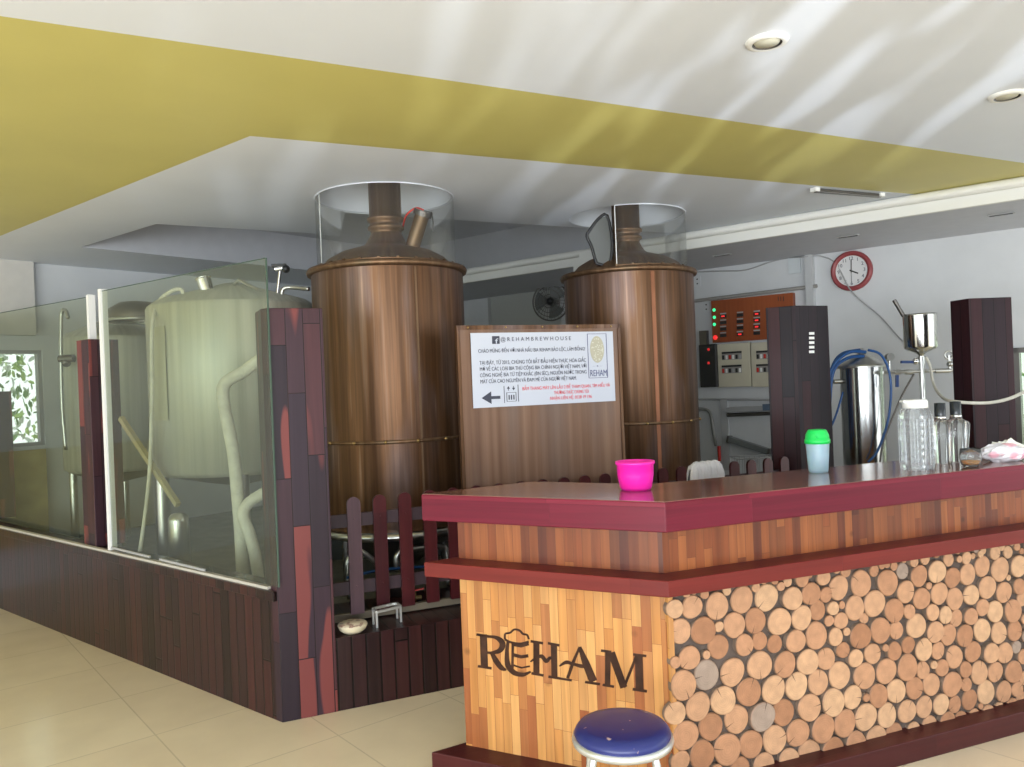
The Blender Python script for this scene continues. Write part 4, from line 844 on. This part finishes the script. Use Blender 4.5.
# liquor bottles
clear_g = plain('clear_bottle_glass', (.86, .88, .88), .05, trans=.95); clear_g.node_tree.nodes['Principled BSDF'].inputs['IOR'].default_value = 1.3
def bottle(px, py, lab, w):
    q = on_bar(px, py); f = q.y/FOC; t = thing('liquor_bottle', lab, 'bottle', q, 'black topped bottles on the bar'); rz = R(25)
    def sq(r, z): return [q+Vector((r*math.copysign(abs(math.cos(a))**.45, math.cos(a)), r*math.copysign(abs(math.sin(a))**.45, math.sin(a)), z)) for a in [2*math.pi*i/24+rz*0 for i in range(24)]]
    lv = [(7.5*f, 0), (8*f, 1*f), (w*f, 37*f), (w*.93*f, 40*f), (5*f, 42.5*f), (4.6*f, 45*f)]; vs = []; fs = []
    for r, z in lv: vs += sq(r, z)
    for j in range(len(lv)-1):
        for i in range(24): fs.append((j*24+i, j*24+(i+1) % 24, (j+1)*24+(i+1) % 24, (j+1)*24+i))
    fs.append(tuple(range(23, -1, -1))); m = MB(); m.add(vs, fs, smooth=True); m.build('body', clear_g, t)
    m = MB(); m.lathe([(4.6*f, 44*f), (5.4*f, 44.2*f), (5.4*f, 46.5*f), (4.8*f, 46.8*f)], q, 28); m.build('collar', chrome, t)
    m = MB(); m.lathe([(5*f, 46.5*f), (5.1*f, 47*f), (5.1*f, 60*f), (.0001, 60.4*f)], q, 28); m.build('stopper', plain('black_glossy_cap', (.02, .025, .03), .15), t); return t
b1_ = bottle(942, 463, 'left of two clear bottles with tall black stoppers beside the water jug', 9.5)
b2_ = bottle(957.5, 461.5, 'right of two clear bottles with tall black stoppers, nearer the small glass', 10.5)
# tumbler with amber drink
q = on_bar(971, 466.5); f = q.y/FOC; t = thing('drink_glass', 'small round tumbler with a little amber drink on the bar', 'glass', q)
m = MB(); m.lathe([(.0001, 0), (6.5*f, 0), (8.6*f, 2.5*f), (10*f, 7*f), (10.2*f, 11*f), (9.3*f, 18*f), (8.9*f, 18*f), (9.7*f, 11*f), (9.4*f, 7*f), (8*f, 3*f), (6*f, 1.5*f), (.0001, 1.5*f)], q, 36); m.build('bowl', clear_g, t)
m = MB(); m.lathe([(.0001, 1.8*f), (6*f, 1.8*f), (7.8*f, 3.2*f), (8.9*f, 6.5*f), (.0001, 6.6*f)], q, 32); m.build('drink', plain('amber_drink', (.75, .32, .04), .1, trans=.4), t)
# tissue pack
q = on_bar(1003, 461.5); f = q.y/FOC
t = thing('tissue_pack', 'crumpled white pack of tissues with pink rose print at the right end', 'tissue pack', q)
def lump(c, sx, sy, sz, seed, nu=26, nv=12, amp=.22):
    vs = []; fs = []; uv = []
    for j in range(nv+1):
        for i in range(nu):
            th, ph = 2*math.pi*i/nu, math.pi*j/nv; d = Vector((math.cos(th)*math.sin(ph), math.sin(th)*math.sin(ph), -math.cos(ph)))
            k = 1+amp*noise.noise(d*2.2+Vector((seed, 0, 0)))+amp*.5*noise.noise(d*6+Vector((0, seed, 0)))
            p = Vector((d.x*sx*k, d.y*sy*k, d.z*sz*k)); p.z = max(p.z, -sz*.9)+sz*.9; vs.append(Vector(c)+p)
    for j in range(nv):
        for i in range(nu): fs.append((j*nu+i, j*nu+(i+1) % nu, (j+1)*nu+(i+1) % nu, (j+1)*nu+i))
    return vs, fs
def rosemat():
    m, nt, b = newmat('rose_print_wrap'); tc = nn(nt, 'ShaderNodeTexCoord'); v = nn(nt, 'ShaderNodeTexVoronoi'); v.inputs['Scale'].default_value = 14; nt.links.new(tc.outputs['Object'], v.inputs['Vector'])
    f = ramp(nt, v.outputs['Distance'], [(.28, (1, 1, 1)), (.42, (0, 0, 0))]); nt.links.new(mix(nt, f, (.78, .76, .8), (.80, .42, .50)), b.inputs['Base Color']); b.inputs['Roughness'].default_value = .3; return m
m = MB(); m.add(*lump(q-UP*.0005, 23*f, 13*f, 9.5*f, 3)); m.build('wrapper', rosemat(), t)
m = MB(); m.add(*lump(q+BR*.055+NR*.02, 17*f, 11*f, 10.5*f, 8, amp=.4)); m.build('loose_tissue', plain('tissue_paper', (.86, .85, .76), .7), t)

# ------------------------------------------------------------------ things along the low front wall
t = thing('round_tin', 'round beige patterned dish on the low wall beside the corner column', 'dish', at_z(352, 633, PLAT+.006)+Vector((0, .02, 0)))
q = t.location.copy(); f = q.y/FOC
def dishmat():
    m, nt, b = newmat('patterned_cream'); tc = nn(nt, 'ShaderNodeTexCoord'); v = nn(nt, 'ShaderNodeTexNoise'); v.inputs['Scale'].default_value = 38; v.inputs['Detail'].default_value = 1; nt.links.new(tc.outputs['Object'], v.inputs['Vector'])
    nt.links.new(ramp(nt, v.outputs['Fac'], [(.42, (.72, .62, .45)), (.55, (.62, .5, .35)), (.58, (.25, .13, .1)), (.66, (.45, .3, .22))]), b.inputs['Base Color']); b.inputs['Roughness'].default_value = .45; return m
m = MB(); m.lathe([(.0001, 0), (9*f, 0), (13*f, 3*f), (14.8*f, 7*f), (14.6*f, 8*f)], q, 36); m.build('bowl', plain('cream_ceramic', (.68, .6, .42), .4), t)
m = MB(); m.lathe([(14.6*f, 8*f), (13.6*f, 9.2*f), (.0001, 9.6*f)], q, 36); m.build('lid', dishmat(), t)
q0, q1 = at_z(377, 628, PLAT+.006), at_z(401, 622, PLAT+.006)
t = thing('metal_trestle', 'small light grey steel trestle standing under the pickets on the low wall', 'stand', (q0+q1)/2)
for nm, p, off in (('leg', q0, 0), ('leg', q1, 0), ('leg', q0, .07), ('leg', q1, .07)):
    m = MB(); m.box(p+M*off+UP*.037, (.010, .010, .074), R(23)); m.build('leg', pale_metal, t)
m = MB()
for off in (0, .07): m.bar(q0+M*off+UP*.078, q1+M*off+UP*.078, .012, .012)
m.bar(q0+UP*.078, q0+M*.07+UP*.078, .012, .012); m.bar(q1+UP*.078, q1+M*.07+UP*.078, .012, .012); m.build('top_frame', pale_metal, t)
t = thing('drain_valve', 'small brass drain valve with red handle low behind the pickets', 'valve', at_z(420, 612, PLAT)+M*.1)
q = t.location.copy()
m = MB(); m.cyl(q, q+UP*.09, .014); m.cyl(q+UP*.05-A*.04, q+UP*.05+A*.04, .012); m.build('body', plain('brass_fitting', (.5, .38, .18), .3, .9), t)
m = MB(); m.bar(q+UP*.09-A*.01, q+UP*.1+A*.05-M*.02, .014, .006); m.build('handle', red_pl, t)
# pipework under the nearer kettle
t = thing('kettle_pipework', 'grey pipes and pump under the nearer copper kettle behind the pickets', 'pump', Vector((c1.x+.05, c1.y-.42, PLAT)))
q = t.location.copy()
m = MB(); m.lathe([(.0001, 0), (.07, 0), (.07, .13), (.05, .15), (.0001, .15)], q+UP*.001, 28); m.build('pump_body', dark_steel, t)
m = MB(); m.tube([q+UP*.15, q+UP*.22, q+UP*.25+A*.05, q+UP*.25+A*.25, q+UP*.2+A*.3, q+UP*.02+A*.3], .018, 10); m.tube([q-A*.28+UP*.02, q-A*.28+UP*.22, q-A*.2+UP*.27, q-A*.05+UP*.12], .016, 10); m.build('pipes', steel, t)
m = MB(); m.tube([q-A*.30+UP*.15-M*.05, q-A*.1+UP*.17-M*.06, q+A*.2+UP*.15-M*.05], .008, 8); m.build('blue_cable', blue_pl, t)

# ------------------------------------------------------------------ clock wall
def W_(px, py, off=.0): return at_pl(px, py, N, WALL-off)
WR = -D   # rightwards along the wall
q = W_(852, 271, .002); t = thing('wall_clock', 'round white-faced clock with red rim high on the rear wall', 'clock', q)
rot = Matrix((WR, UP, -N)).transposed()     # x right, y up, z toward room
if rot.determinant() < 0: rot = Matrix((WR, UP, -N)).transposed()
rc = 20.0*W_(852, 271).y/FOC
m = MB(); m.lathe([(rc*.76, .02), (rc*.80, .034), (rc*.9, .042), (rc*.98, .034), (rc, .015), (rc, 0)], q, 56, rot); m.build('rim', plain('red_clock_rim', (.28, .05, .055), .35), t)
m = MB(); m.lathe([(.0001, .018), (rc*.79, .018), (rc*.79, .002)], q, 48, rot, smooth=False); m.build('face', plain('clock_face', (.74, .74, .74), .5), t)
for h in range(12):
    a = R(90-30*(h or 12)); pp = q+rot @ Vector((rc*.62*math.cos(a), rc*.62*math.sin(a)-.014, .0195))
    text('numeral', str(h or 12), .042, pp, WR, UP, ink, t, align='CENTER')
def hand(ang, L, w, nm, z):
    a = R(90-ang); d = rot @ Vector((math.cos(a), math.sin(a), 0)); m = MB(); m.bar(q-N*z-d*.015, q-N*z+d*L, w, .002, up=-N); m.build(nm, black, t)
hand(117, rc*.36, .011, 'hour_hand', .022); hand(2, rc*.56, .008, 'minute_hand', .024); hand(180, rc*.55, .003, 'second_hand', .026)
# control board
def wbox(m, px0, px1, pyA, pyB, d0, d1):
    """box on the wall spanning px0..px1, heights taken at px0"""
    a = W_(px0, pyA, d1); b = W_(px1, pyA, d1); zt_, zb_ = a.z, W_(px0, pyB, d1).z
    sa, sb = a.dot(D), b.dot(D); m.prism([P2(nd(WALL-d0, sa)), P2(nd(WALL-d1, sa)), P2(nd(WALL-d1, sb)), P2(nd(WALL-d0, sb))], zb_, zt_); return sa, sb, zb_, zt_
t = thing('control_board', 'brown control board with lit green and red indicators on the rear wall', 'control panel', W_(750, 342, .01))
m = MB(); g = wbox(m, 711, 793, 301, 343, .0, .06); m.build('board', wood('board_ply', [(.28, .065, .02), (.32, .08, .025)], .8, 3, .45, .1, seam=0, grain=.25), t)
grn = plain('green_lamp', (.05, .9, .35),   .3, emit=1.0); rdl = plain('red_lamp', (.95, .03, .03), .3, emit=1.0)
def disc_w(px, py, r, off, mt, nm, par):
    p = W_(px, py, off); m = MB(); m.lathe([(.0001, .008), (r*.7, .006), (r, 0)], p, 18, rot); return m.build(nm, mt, par)
for px, py in ((714, 310), (714.3, 317.3), (714.3, 324.4)): disc_w(px, py, .016, .061, grn, 'green_lamp', t)
disc_w(715.3, 337.5, .022, .061, rdl, 'red_lamp', t)
red_on = {(0, 0), (1, 3), (2, 0), (2, 1), (2, 2)}
for cx_ in range(3):
    for cy_ in range(4):
        px = 723.3+cx_*16.8; py = 316.3+cy_*6.4-cx_*1.2; p = W_(px, py, .062)
        m = MB(); m.bar(p-WR*.031, p+WR*.031, .03, .012, up=N); o = m.build('meter', black, t)
        m = MB(); m.bar(p-WR*.03+UP*.026, p+WR*.03+UP*.026, .012, .006, up=N) ; m.build('meter_tag', grey_pl, o)
        if (cx_, cy_) in red_on:
            m = MB(); m.bar(p-WR*.016-N*.008, p+WR*.016-N*.008, .012, .004, up=N); m.build('red_digits', rdl, o)
for k in range(3): text('board_mark', 'I', .06, W_(777.5+k*2.6, 301, .062), WR, UP, black, t)
for k, (x0, x1, lab) in enumerate(((716, 749.5, 'cream breaker box with clear breaker windows, left of two under the control board'), (750.5, 785, 'cream breaker box half hidden by the dark column under the control board'))):
    m = MB(); t = thing('breaker_box', lab, 'breaker box', W_((x0+x1)/2, 388, .01), 'breaker boxes'); g = wbox(m, x0, x1, 344.5-k*1.5, 387.5-k*.3, .0, .055); m.build('housing', cream, t, .004)
    for r_i in range(2):
        py = 356+r_i*13.5-k; p = W_((x0+x1)/2-1, py, .057); m = MB(); m.bar(p-WR*.1, p+WR*.1, .07, .006, up=N); wn = m.build('breaker_window', plain('grey_window', (.32, .3, .28), .4), t)
        m = MB(); m.bar(p-WR*.1+UP*.034, p+WR*.1+UP*.034, .018, .008, up=N); m.build('window_hood', black, wn)
        for j in range(6): pj = p-WR*.085+WR*.034*j-UP*.01-N*.004; m = MB(); m.box(pj, (.02, .008, .04), math.atan2(D.y, D.x)); m.build('breaker', [black, white_pl, red_pl, white_pl, black, grey_pl][(j+r_i*2) % 6], wn)
m = MB(); t = thing('power_unit', 'black wall-mounted power unit with two red lamps beside the breaker boxes', 'power unit', W_(708, 388, .01)); wbox(m, 698.5, 715.3, 345, 387.5, .0, .10); m.build('case', black, t, .006)
for py in (349.5, 363): disc_w(708.5, py, .014, .102, plain('dim_red_lamp', (.7, .03, .03), .4, emit=.5), 'red_lamp', t)
m = MB(); wbox(m, 699, 706, 331, 346, .0, .06); tag(m.build('junction_box', dark_steel), 'small dark junction box above the black power unit', 'junction box')
# long rail/pipe above the board and conduit post
a, b = W_(690, 301.5, .05), W_(817, 286, .05); m = MB(); m.cyl(a, b, .017, seg=14); t = m.build('wall_pipe', plain('grey_pipe', (.30, .29, .27), .5)); tag(t, 'grey pipe running along the rear wall just above the control board', 'pipe')
for px in (720, 800):
    p = W_(px, 301.5-(px-690)*.122, .05); m = MB(); m.bar(p, p+N*.05, .02, .03); m.build('bracket', grey_pl, t)
m = MB(); wbox(m, 804, 811.5, 254, 440, .0, .07); tag(m.build('conduit_post', plain('grey_trunking', (.50, .51, .52), .5)), 'upright grey cable trunking left of the clock', 'conduit')
m = MB(); wbox(m, 788, 800, 258, 274, .0, .02); tag(m.build('wall_plate', plain('white_plate', (.62, .66, .68), .5)), 'small square white plate high on the wall beside the trunking', 'wall plate')
for px, py in ((697.5, 281.5), (706.5, 307)):
    p = W_(px, py, .003); t = thing('wall_socket', 'small white socket with two dark slots '+('above the pipe beside the farther kettle' if px < 700 else 'left of the brown control board'), 'socket', p, 'wall sockets')
    m = MB(); m.bar(p-WR*.035, p+WR*.035, .1, .008, up=N); m.build('plate', white_wall, t)
    m = MB(); [m.box(p+UP*z-N*.006, (.014, .004, .012), math.atan2(D.y, D.x)) for z in (-.022, .022)]; m.build('slots', black, t)
m = MB(); m.tube([W_(694, 272, .01), W_(720, 271, .01), W_(745, 270, .01), W_(770, 262, .01), W_(787, 258, .01), W_(803, 257, .08), W_(820, 256, .01), W_(836, 264, .008), W_(852, 292, .05), W_(880, 316, .01), W_(903, 341, .01), W_(930, 360, .01)], .006, 6); tag(m.build('wall_cable', grey_pl), 'thin grey cable running past the clock and down the rear wall', 'cable')
m = MB(); m.tube([W_(466, 299, .01), W_(476, 292, .01), W_(489, 294, .01), W_(530, 290, .01)], .008, 6); tag(m.build('wall_cable', dark_steel), 'dark cable on the rear wall between the two kettles', 'cable')
# door-like panel between kettles
m = MB(); wbox(m, 489, 560, 297, 420, .0, .02); t = m.build('wall_panel', plain('grey_panel', (.46, .47, .45), .6)); tag(t, 'plain pale grey wall panel between the kettles behind the fan', 'panel')
m = MB(); wbox(m, 487.5, 490, 296, 420, .0, .03); m.build('frame', grey_pl, t)
# wall fan
q = W_(550.5, 301.5, .18); f = q.y/FOC; rf = 19*f
t = thing('wall_fan', 'round grey caged wall fan half hidden by the farther kettle', 'fan', q)
fr3 = Matrix.Rotation(R(18), 3, 'Z') @ rot
m = MB()
for k in range(4): m.torus(q+fr3 @ Vector((0, 0, (.05, .045, .03, -.01)[k])), rf*(.35, .6, .8, 1)[k], .004 if k < 3 else .009, 40, fr3, 6)
for k in range(28):
    a = 2*math.pi*k/28; u = Vector((math.cos(a), math.sin(a), 0)); m.tube([q+fr3 @ (u*rf*.12+Vector((0, 0, .055))), q+fr3 @ (u*rf*.6+Vector((0, 0, .045))), q+fr3 @ (u*rf+Vector((0, 0, -.01)))], .0025, 5, sub=2)
m.build('cage', dark_steel, t)
m = MB(); m.lathe([(.0001, .06), (rf*.16, .056), (rf*.18, .04)], q, 24, fr3); m.build('hub', black, t)
for k in range(3):
    a0_ = R(120*k+20); vs = []; fs = []
    for j in range(7):
        a = a0_+R(70)*j/6
        for rr in (.15, .5, .88): vs.append(q+fr3 @ Vector((rf*rr*math.cos(a), rf*rr*math.sin(a), .0+.03*(j/6-.5))))
    for j in range(6):
        for i in range(2): fs.append((j*3+i, j*3+i+1, j*3+i+4, j*3+i+3))
    m = MB(); m.add(vs, fs, smooth=True); m.build('blade', plain('fan_blade', (.16, .17, .17), .4), t)
m = MB(); m.cyl(q-fr3.col[2]*.0, q-fr3.col[2]*.13, .045, .035); m.bar(q-fr3.col[2]*.1, q+N*.18, .03, .05); m.build('motor', dark_steel, t)
# round mirror-like lamp hung beside the collar of the farther kettle
q = at_Y(596, 238, 5.5); f = q.y/FOC
t = thing('hanging_floodlight', 'dark-rimmed grey floodlight clamped left of the farther kettle neck', 'floodlight', q)
pts = [(1, -21), (7, -14), (14, -22), (17, -6), (15, 16), (8, 23), (3, 25), (-1, 16), (-8, 0), (-9, -3), (-3, -14)]
pts = [(12, -22), (3, -19), (-6, -8), (-9, -2), (-5, 8), (-1, 24), (2, 26), (12, 27), (16, 5)]
m = MB(); P = [q+Vector((x*f, 0, -y*f)) for x, y in pts]; n = len(P); m.add(P+[p+Vector((.015, .05, 0)) for p in P], [tuple(range(n)), tuple(range(2*n-1, n-1, -1))]+[(i, (i+1) % n, n+(i+1) % n, n+i) for i in range(n)]); m.build('housing', plain('grey_lens', (.10, .105, .10), .5), t)
m = MB(); m.tube(P, .011, 8, True, 3); m.build('rim', black, t)
m = MB(); m.bar(q+Vector((.06, .06, .02)), Vector((c2.x-.08, c2.y-.03, q.z+.02)), .02, .02); m.build('bracket', dark_steel, t)
# white block where beam and pipe meet
m = MB(); p = at_pl(590, 258, N, BEAM-.06); m.box(p, (.16, .1, .09), math.atan2(D.y, D.x)); m.box(p-UP*.07-WR*.03, (.24, .1, .07), math.atan2(D.y, D.x)); tag(m.build('duct_box', trim_white), 'stepped white duct box on the beam behind the farther kettle', 'duct box')

# steel filter housing with blue hoses
q = at_Y(864, 425, 5.9); q.z = 0; f = 5.9/FOC; rr_ = 20.5*f
Zt = at_Y(864, 366, 5.9).z
t = thing('filter_housing', 'tall polished steel filter cylinder with domed lid left of the hopper', 'filter', q)
m = MB(); m.lathe([(rr_, .12), (rr_, Zt)], q, 48); m.build('body', plain('polished_steel', (.48, .48, .46), .18, 1), t)
m = MB(); m.lathe([(rr_+.015, Zt-.012), (rr_+.018, Zt), (rr_+.005, Zt+.012), (rr_*.7, Zt+.045), (rr_*.3, Zt+.085), (.02, Zt+.1), (.02, Zt+.13), (.0001, Zt+.13)], q, 44); m.build('lid', steel, t)
m = MB(); m.lathe([(.0001, .12), (rr_, .12)], q, 40); m.build('bottom_plate', steel, t)
for k in range(3):
    a = R(30+120*k); p = q+Vector((math.cos(a), math.sin(a), 0))*rr_*.85; m = MB(); m.cyl(p+UP*.14, p, .018); m.build('leg', steel, t)
m = MB(); p = at_Y(838, 381.5, 5.9); m.cyl(p+Vector((-.03, 0, 0)), p+Vector((.1, 0, 0)), .016); m.build('side_port', steel, t)
hz_ = 5.78
for i, pts in enumerate(([(866, 352), (850, 352), (836, 362), (829, 378), (828, 410), (829, 440)], [(864, 356), (848, 358), (834, 370), (830, 400), (829, 450)], [(860, 350), (842, 354), (832, 368), (826, 400), (824, 452)])):
    m = MB(); m.tube([at_Y(x, y, hz_+.05*i) for x, y in pts], .012, 8); tag(m.build('blue_hose', blue_pl), ('outermost blue hose looping left off the filter lid toward the labelled column', 'middle blue hose of the bundle at the left of the filter lid', 'innermost blue hose of the bundle lying against the column at the filter')[i], 'hose', 'blue hoses draped left of the filter')
m = MB(); m.tube([at_Y(x, y, 5.66) for x, y in ((868, 350), (880, 354), (888, 368), (891, 390), (888, 420), (878, 450), (868, 462))], .009, 8); tag(m.build('blue_hose', blue_pl), 'blue hose arching off the filter lid and down its right side', 'hose')
m = MB(); m.tube([at_Y(x, y, 5.8) for x, y in ((843, 392), (836, 415), (829, 431))], .008, 8); tag(m.build('blue_cable', blue_pl), 'thin dark blue cable slanting down between column and filter', 'cable')
# hopper on a pipe stand
Yh = 5.7; f = Yh/FOC; qb = at_Y(920.5, 340, Yh); qb.z = 0
t = thing('steel_hopper', 'polished steel hopper pot on a pipe stand with valve handles', 'hopper', qb)
def hz(py): return at_Y(920, py, Yh).z
m = MB(); m.lathe([(15*f, hz(315)), (15.8*f, hz(314)), (15.8*f, hz(315.5)), (15.5*f, hz(347)), (15*f, hz(348.5)), (5*f, hz(353)), (2.5*f, hz(355)), (2.5*f, hz(357))], (qb.x, qb.y, 0), 44); m.build('pot', plain('polished_pot', (.66, .66, .62), .15, 1), t)
m = MB(); m.cyl(at_Y(903.5, 316, Yh), at_Y(894, 300, Yh), .014); m.build('pot_handle', dark_steel, t)
m = MB(); m.cyl((qb.x, qb.y, hz(356)), (qb.x, qb.y, 0), 2.6*f); m.cyl((qb.x, qb.y, hz(357)), (qb.x, qb.y, hz(364)), 3.4*f); m.lathe([(.12, 0), (.12, .012), (.0001, .013)], (qb.x, qb.y, 0), 24); m.build('stand_pipe', steel, t)
m = MB(); m.cyl(at_Y(883, 372.5, Yh), at_Y(953, 370, Yh), 1.6*f); m.cyl(at_Y(895, 372, Yh), at_Y(900, 372, Yh), 2.6*f); m.cyl(at_Y(905, 372, Yh), at_Y(912, 372, Yh), 2.6*f); m.cyl(at_Y(935, 371, Yh), at_Y(950, 370.5, Yh), 2.4*f); m.build('cross_pipe', steel, t)
m = MB(); m.bar(at_Y(901, 362, Yh-.03), at_Y(913, 362, Yh-.03), .02, .018); m.bar(at_Y(897, 375, Yh-.03), at_Y(897, 387, Yh-.03), .018, .018); m.build('valve_handle', plain('navy_handle', (.02, .05, .16), .4), t)
m = MB(); m.ball(at_Y(915.5, 361.5, Yh-.03), .024); m.build('valve_body', chrome, t)
p = at_Y(889.5, 357, Yh); m = MB(); m.cyl(p+Vector((0, .02, 0)), p-Vector((0, .02, 0)), 3.8*f); m.cyl(p, at_Y(889.5, 371, Yh), .006); m.build('pressure_gauge', steel, t)
p = at_Y(948.5, 355, Yh); m = MB(); m.torus(p, 4*f, .006, 20, Matrix.Rotation(R(90), 3, 'X')); m.cyl(p, at_Y(950, 370, Yh), .01); m.ball(at_Y(950, 364, Yh), .022); m.build('right_gauge', steel, t)
m = MB(); m.tube([at_Y(926, 357, Yh-.05), at_Y(930, 366, Yh-.06), at_Y(934, 385, Yh-.05), at_Y(942, 397, 5.3), at_Y(954, 401.5, 4.92), at_Y(985, 403, 4.85), at_Y(1008, 399, 4.8), at_Y(1026, 391, 4.75)], .010, 8); tag(m.build('white_hose', foam), 'white hose curving across the broad right column', 'hose')
m = MB(); m.tube([at_Y(914, 374, Yh), at_Y(900, 400, Yh), at_Y(884, 440, Yh), at_Y(880, 462, Yh)], .007, 6); tag(m.build('drain_cable', dark_steel), 'thin dark cable slanting down between filter and hopper stand', 'cable')
# things low on the wall left of the labelled column
def wtube(px0, py0, px1, py1, off, r, name, mat, lab, cat):
    a, b = W_(px0, py0, off), W_(px1, py1, off); m = MB(); m.cyl(a, b, r, seg=14); return tag(m.build(name, mat), lab, cat)
a, b = W_(727, 412, .06), W_(775, 410, .06); t = thing('strip_light', 'unlit white strip light fixed level on the rear wall', 'strip light', (a+b)/2)
m = MB(); m.bar(a+UP*.02, b+UP*.02, .06, .05); m.build('housing', grey_pl, t, .004); m = MB(); m.cyl(a-UP*.03, b-UP*.03, .018); m.build('tube', dark_steel, t); m = MB(); m.bar(a+UP*.03-N*.032+(b-a)*.78, a+UP*.03-N*.032+(b-a), .005, .06, up=UP); m.build('end_cover', plain('slate_blue', (.1, .15, .22), .5), t)
a, b = W_(729, 439, .06), W_(770, 452, .06); t = thing('grey_bar', 'dark grey bar fixed at a slant on the wall below the strip light', 'bar', (a+b)/2)
m = MB(); m.bar(a, b, .07, .055); m.build('profile', plain('grey_steel', (.17, .18, .18), .4), t, .006); m = MB(); m.bar(a-(b-a)*.02, a+(b-a)*.03, .08, .065); m.build('end_cap', dark_steel, t); m = MB(); m.bar(b-(b-a)*.03, b+(b-a)*.02, .08, .065); m.build('end_cap', dark_steel, t)
m = MB(); m.tube([W_(690, 409, .03), W_(703, 409, .03), W_(710, 413, .03), W_(713, 430, .03), W_(716, 446, .03)], .016, 8); tag(m.build('bent_pipe', plain('olive_grey_pipe', (.25, .25, .23), .5)), 'bent grey pipe dropping down the wall beside the farther kettle', 'pipe')
wtube(719, 446, 719.5, 461, .05, .016, 'red_tube', red_pl, 'short red tube standing upright on the wall behind the white cloth', 'tube')
wtube(694, 399.3, 772, 399.8, .02, .010, 'wall_conduit', grey_pl, 'thin level conduit below the breaker boxes', 'conduit')
m = MB(); wbox(m, 720, 727, 400, 470, .0, .03); tag(m.build('wall_batten', plain('grey_batten', (.47, .48, .49), .6)), 'pale upright batten on the wall below the breaker boxes', 'batten')
# wire crate
q = at_Y(754, 470, 6.7); t = thing('wire_crate', 'pale wire crate behind the pickets left of the labelled column', 'crate', Vector((q.x, q.y, PLAT)))
zz = at_Y(754, 457, 6.7).z; w_ = .17; m = MB(); o_ = Vector((q.x, q.y, 0))
for sx1 in (-1, 1):
    for sy1 in (-1, 1): m.cyl(o_+Vector((sx1*w_, sy1*.12, PLAT)), o_+Vector((sx1*w_, sy1*.12, zz)), .006, seg=8)
for z in (PLAT+.02, (PLAT+zz)/2, zz):
    for a, b in (((-1, -1), (1, -1)), ((1, -1), (1, 1)), ((1, 1), (-1, 1)), ((-1, 1), (-1, -1))): m.cyl(o_+Vector((a[0]*w_, a[1]*.12, z)), o_+Vector((b[0]*w_, b[1]*.12, z)), .005, seg=8)
m.build('frame', grey_pl, t)
m = MB()
for k in range(9):
    for sy1 in (-1, 1): x = -w_+2*w_*k/8; m.cyl(o_+Vector((x, sy1*.12, PLAT)), o_+Vector((x, sy1*.12, zz)), .0025, seg=6)
m.build('wires', grey_pl, t)
# white cloth over a chair back
q = at_Y(706, 480, 4.15); cw = 18*4.15/FOC; ztop = at_Y(706, 461, 4.15).z
t = thing('folding_chair', 'chair standing behind the bar, its back under the white cloth', 'chair', Vector((q.x+.02, q.y+.0, 0)))
base = Vector((q.x, q.y, 0)); hd = A*1.0; bk = -M
for sgn in (-1, 1):
    m = MB(); m.tube([base+hd*sgn*.085-M*.02, base+hd*sgn*.085+UP*.5, base+hd*sgn*.08+UP*(ztop-.06)], .011, 8, sub=1); m.build('rear_leg', dark_steel, t); m = MB(); m.tube([base+hd*sgn*.09-M*.32, base+hd*sgn*.09-M*.30+UP*.45], .011, 8, sub=1); m.build('front_leg', dark_steel, t)
m = MB(); m.box(base-M*.15+UP*.46, (.24, .34, .025), R(23.7)); m.build('seat', black, t, .006)
m = MB(); m.box(base+UP*(ztop-.14), (.2, .015, .2), R(23.7)); m.build('backrest', black, t, .006)
vs = []; fs = []; nu, nv = 40, 14; rd2 = random.Random(2)
prof = [(-.028, -.22), (-.032, -.12), (-.03, -.04), (-.02, -.008), (0, 0), (.02, -.008), (.03, -.04), (.032, -.12), (.028, -.22)]
for j, (d_, z_) in enumerate(prof):
    for i in range(nu+1):
        u = i/nu*2-1; edge = max(0, abs(u)-.72)/.28; k = .006*math.sin(i*1.7+j)+.004*math.sin(i*.9)
        vs.append(base+hd*u*(cw+.012*abs(d_)/.03)+M*(d_*(1-.55*edge*edge)+k)+UP*(ztop+z_-.035*edge**2+.003*math.sin(i*.8+1)))
for j in range(len(prof)-1):
    for i in range(nu): fs.append((j*(nu+1)+i, j*(nu+1)+i+1, (j+1)*(nu+1)+i+1, (j+1)*(nu+1)+i))
m = MB(); m.add(vs, fs, smooth=True); o = m.build('white_cloth', plain('white_cotton', (.62, .61, .62), .85)); tag(o, 'white cloth draped over a chair back behind the bar', 'cloth')
sd = o.modifiers.new('solid', 'SOLIDIFY'); sd.thickness = .003
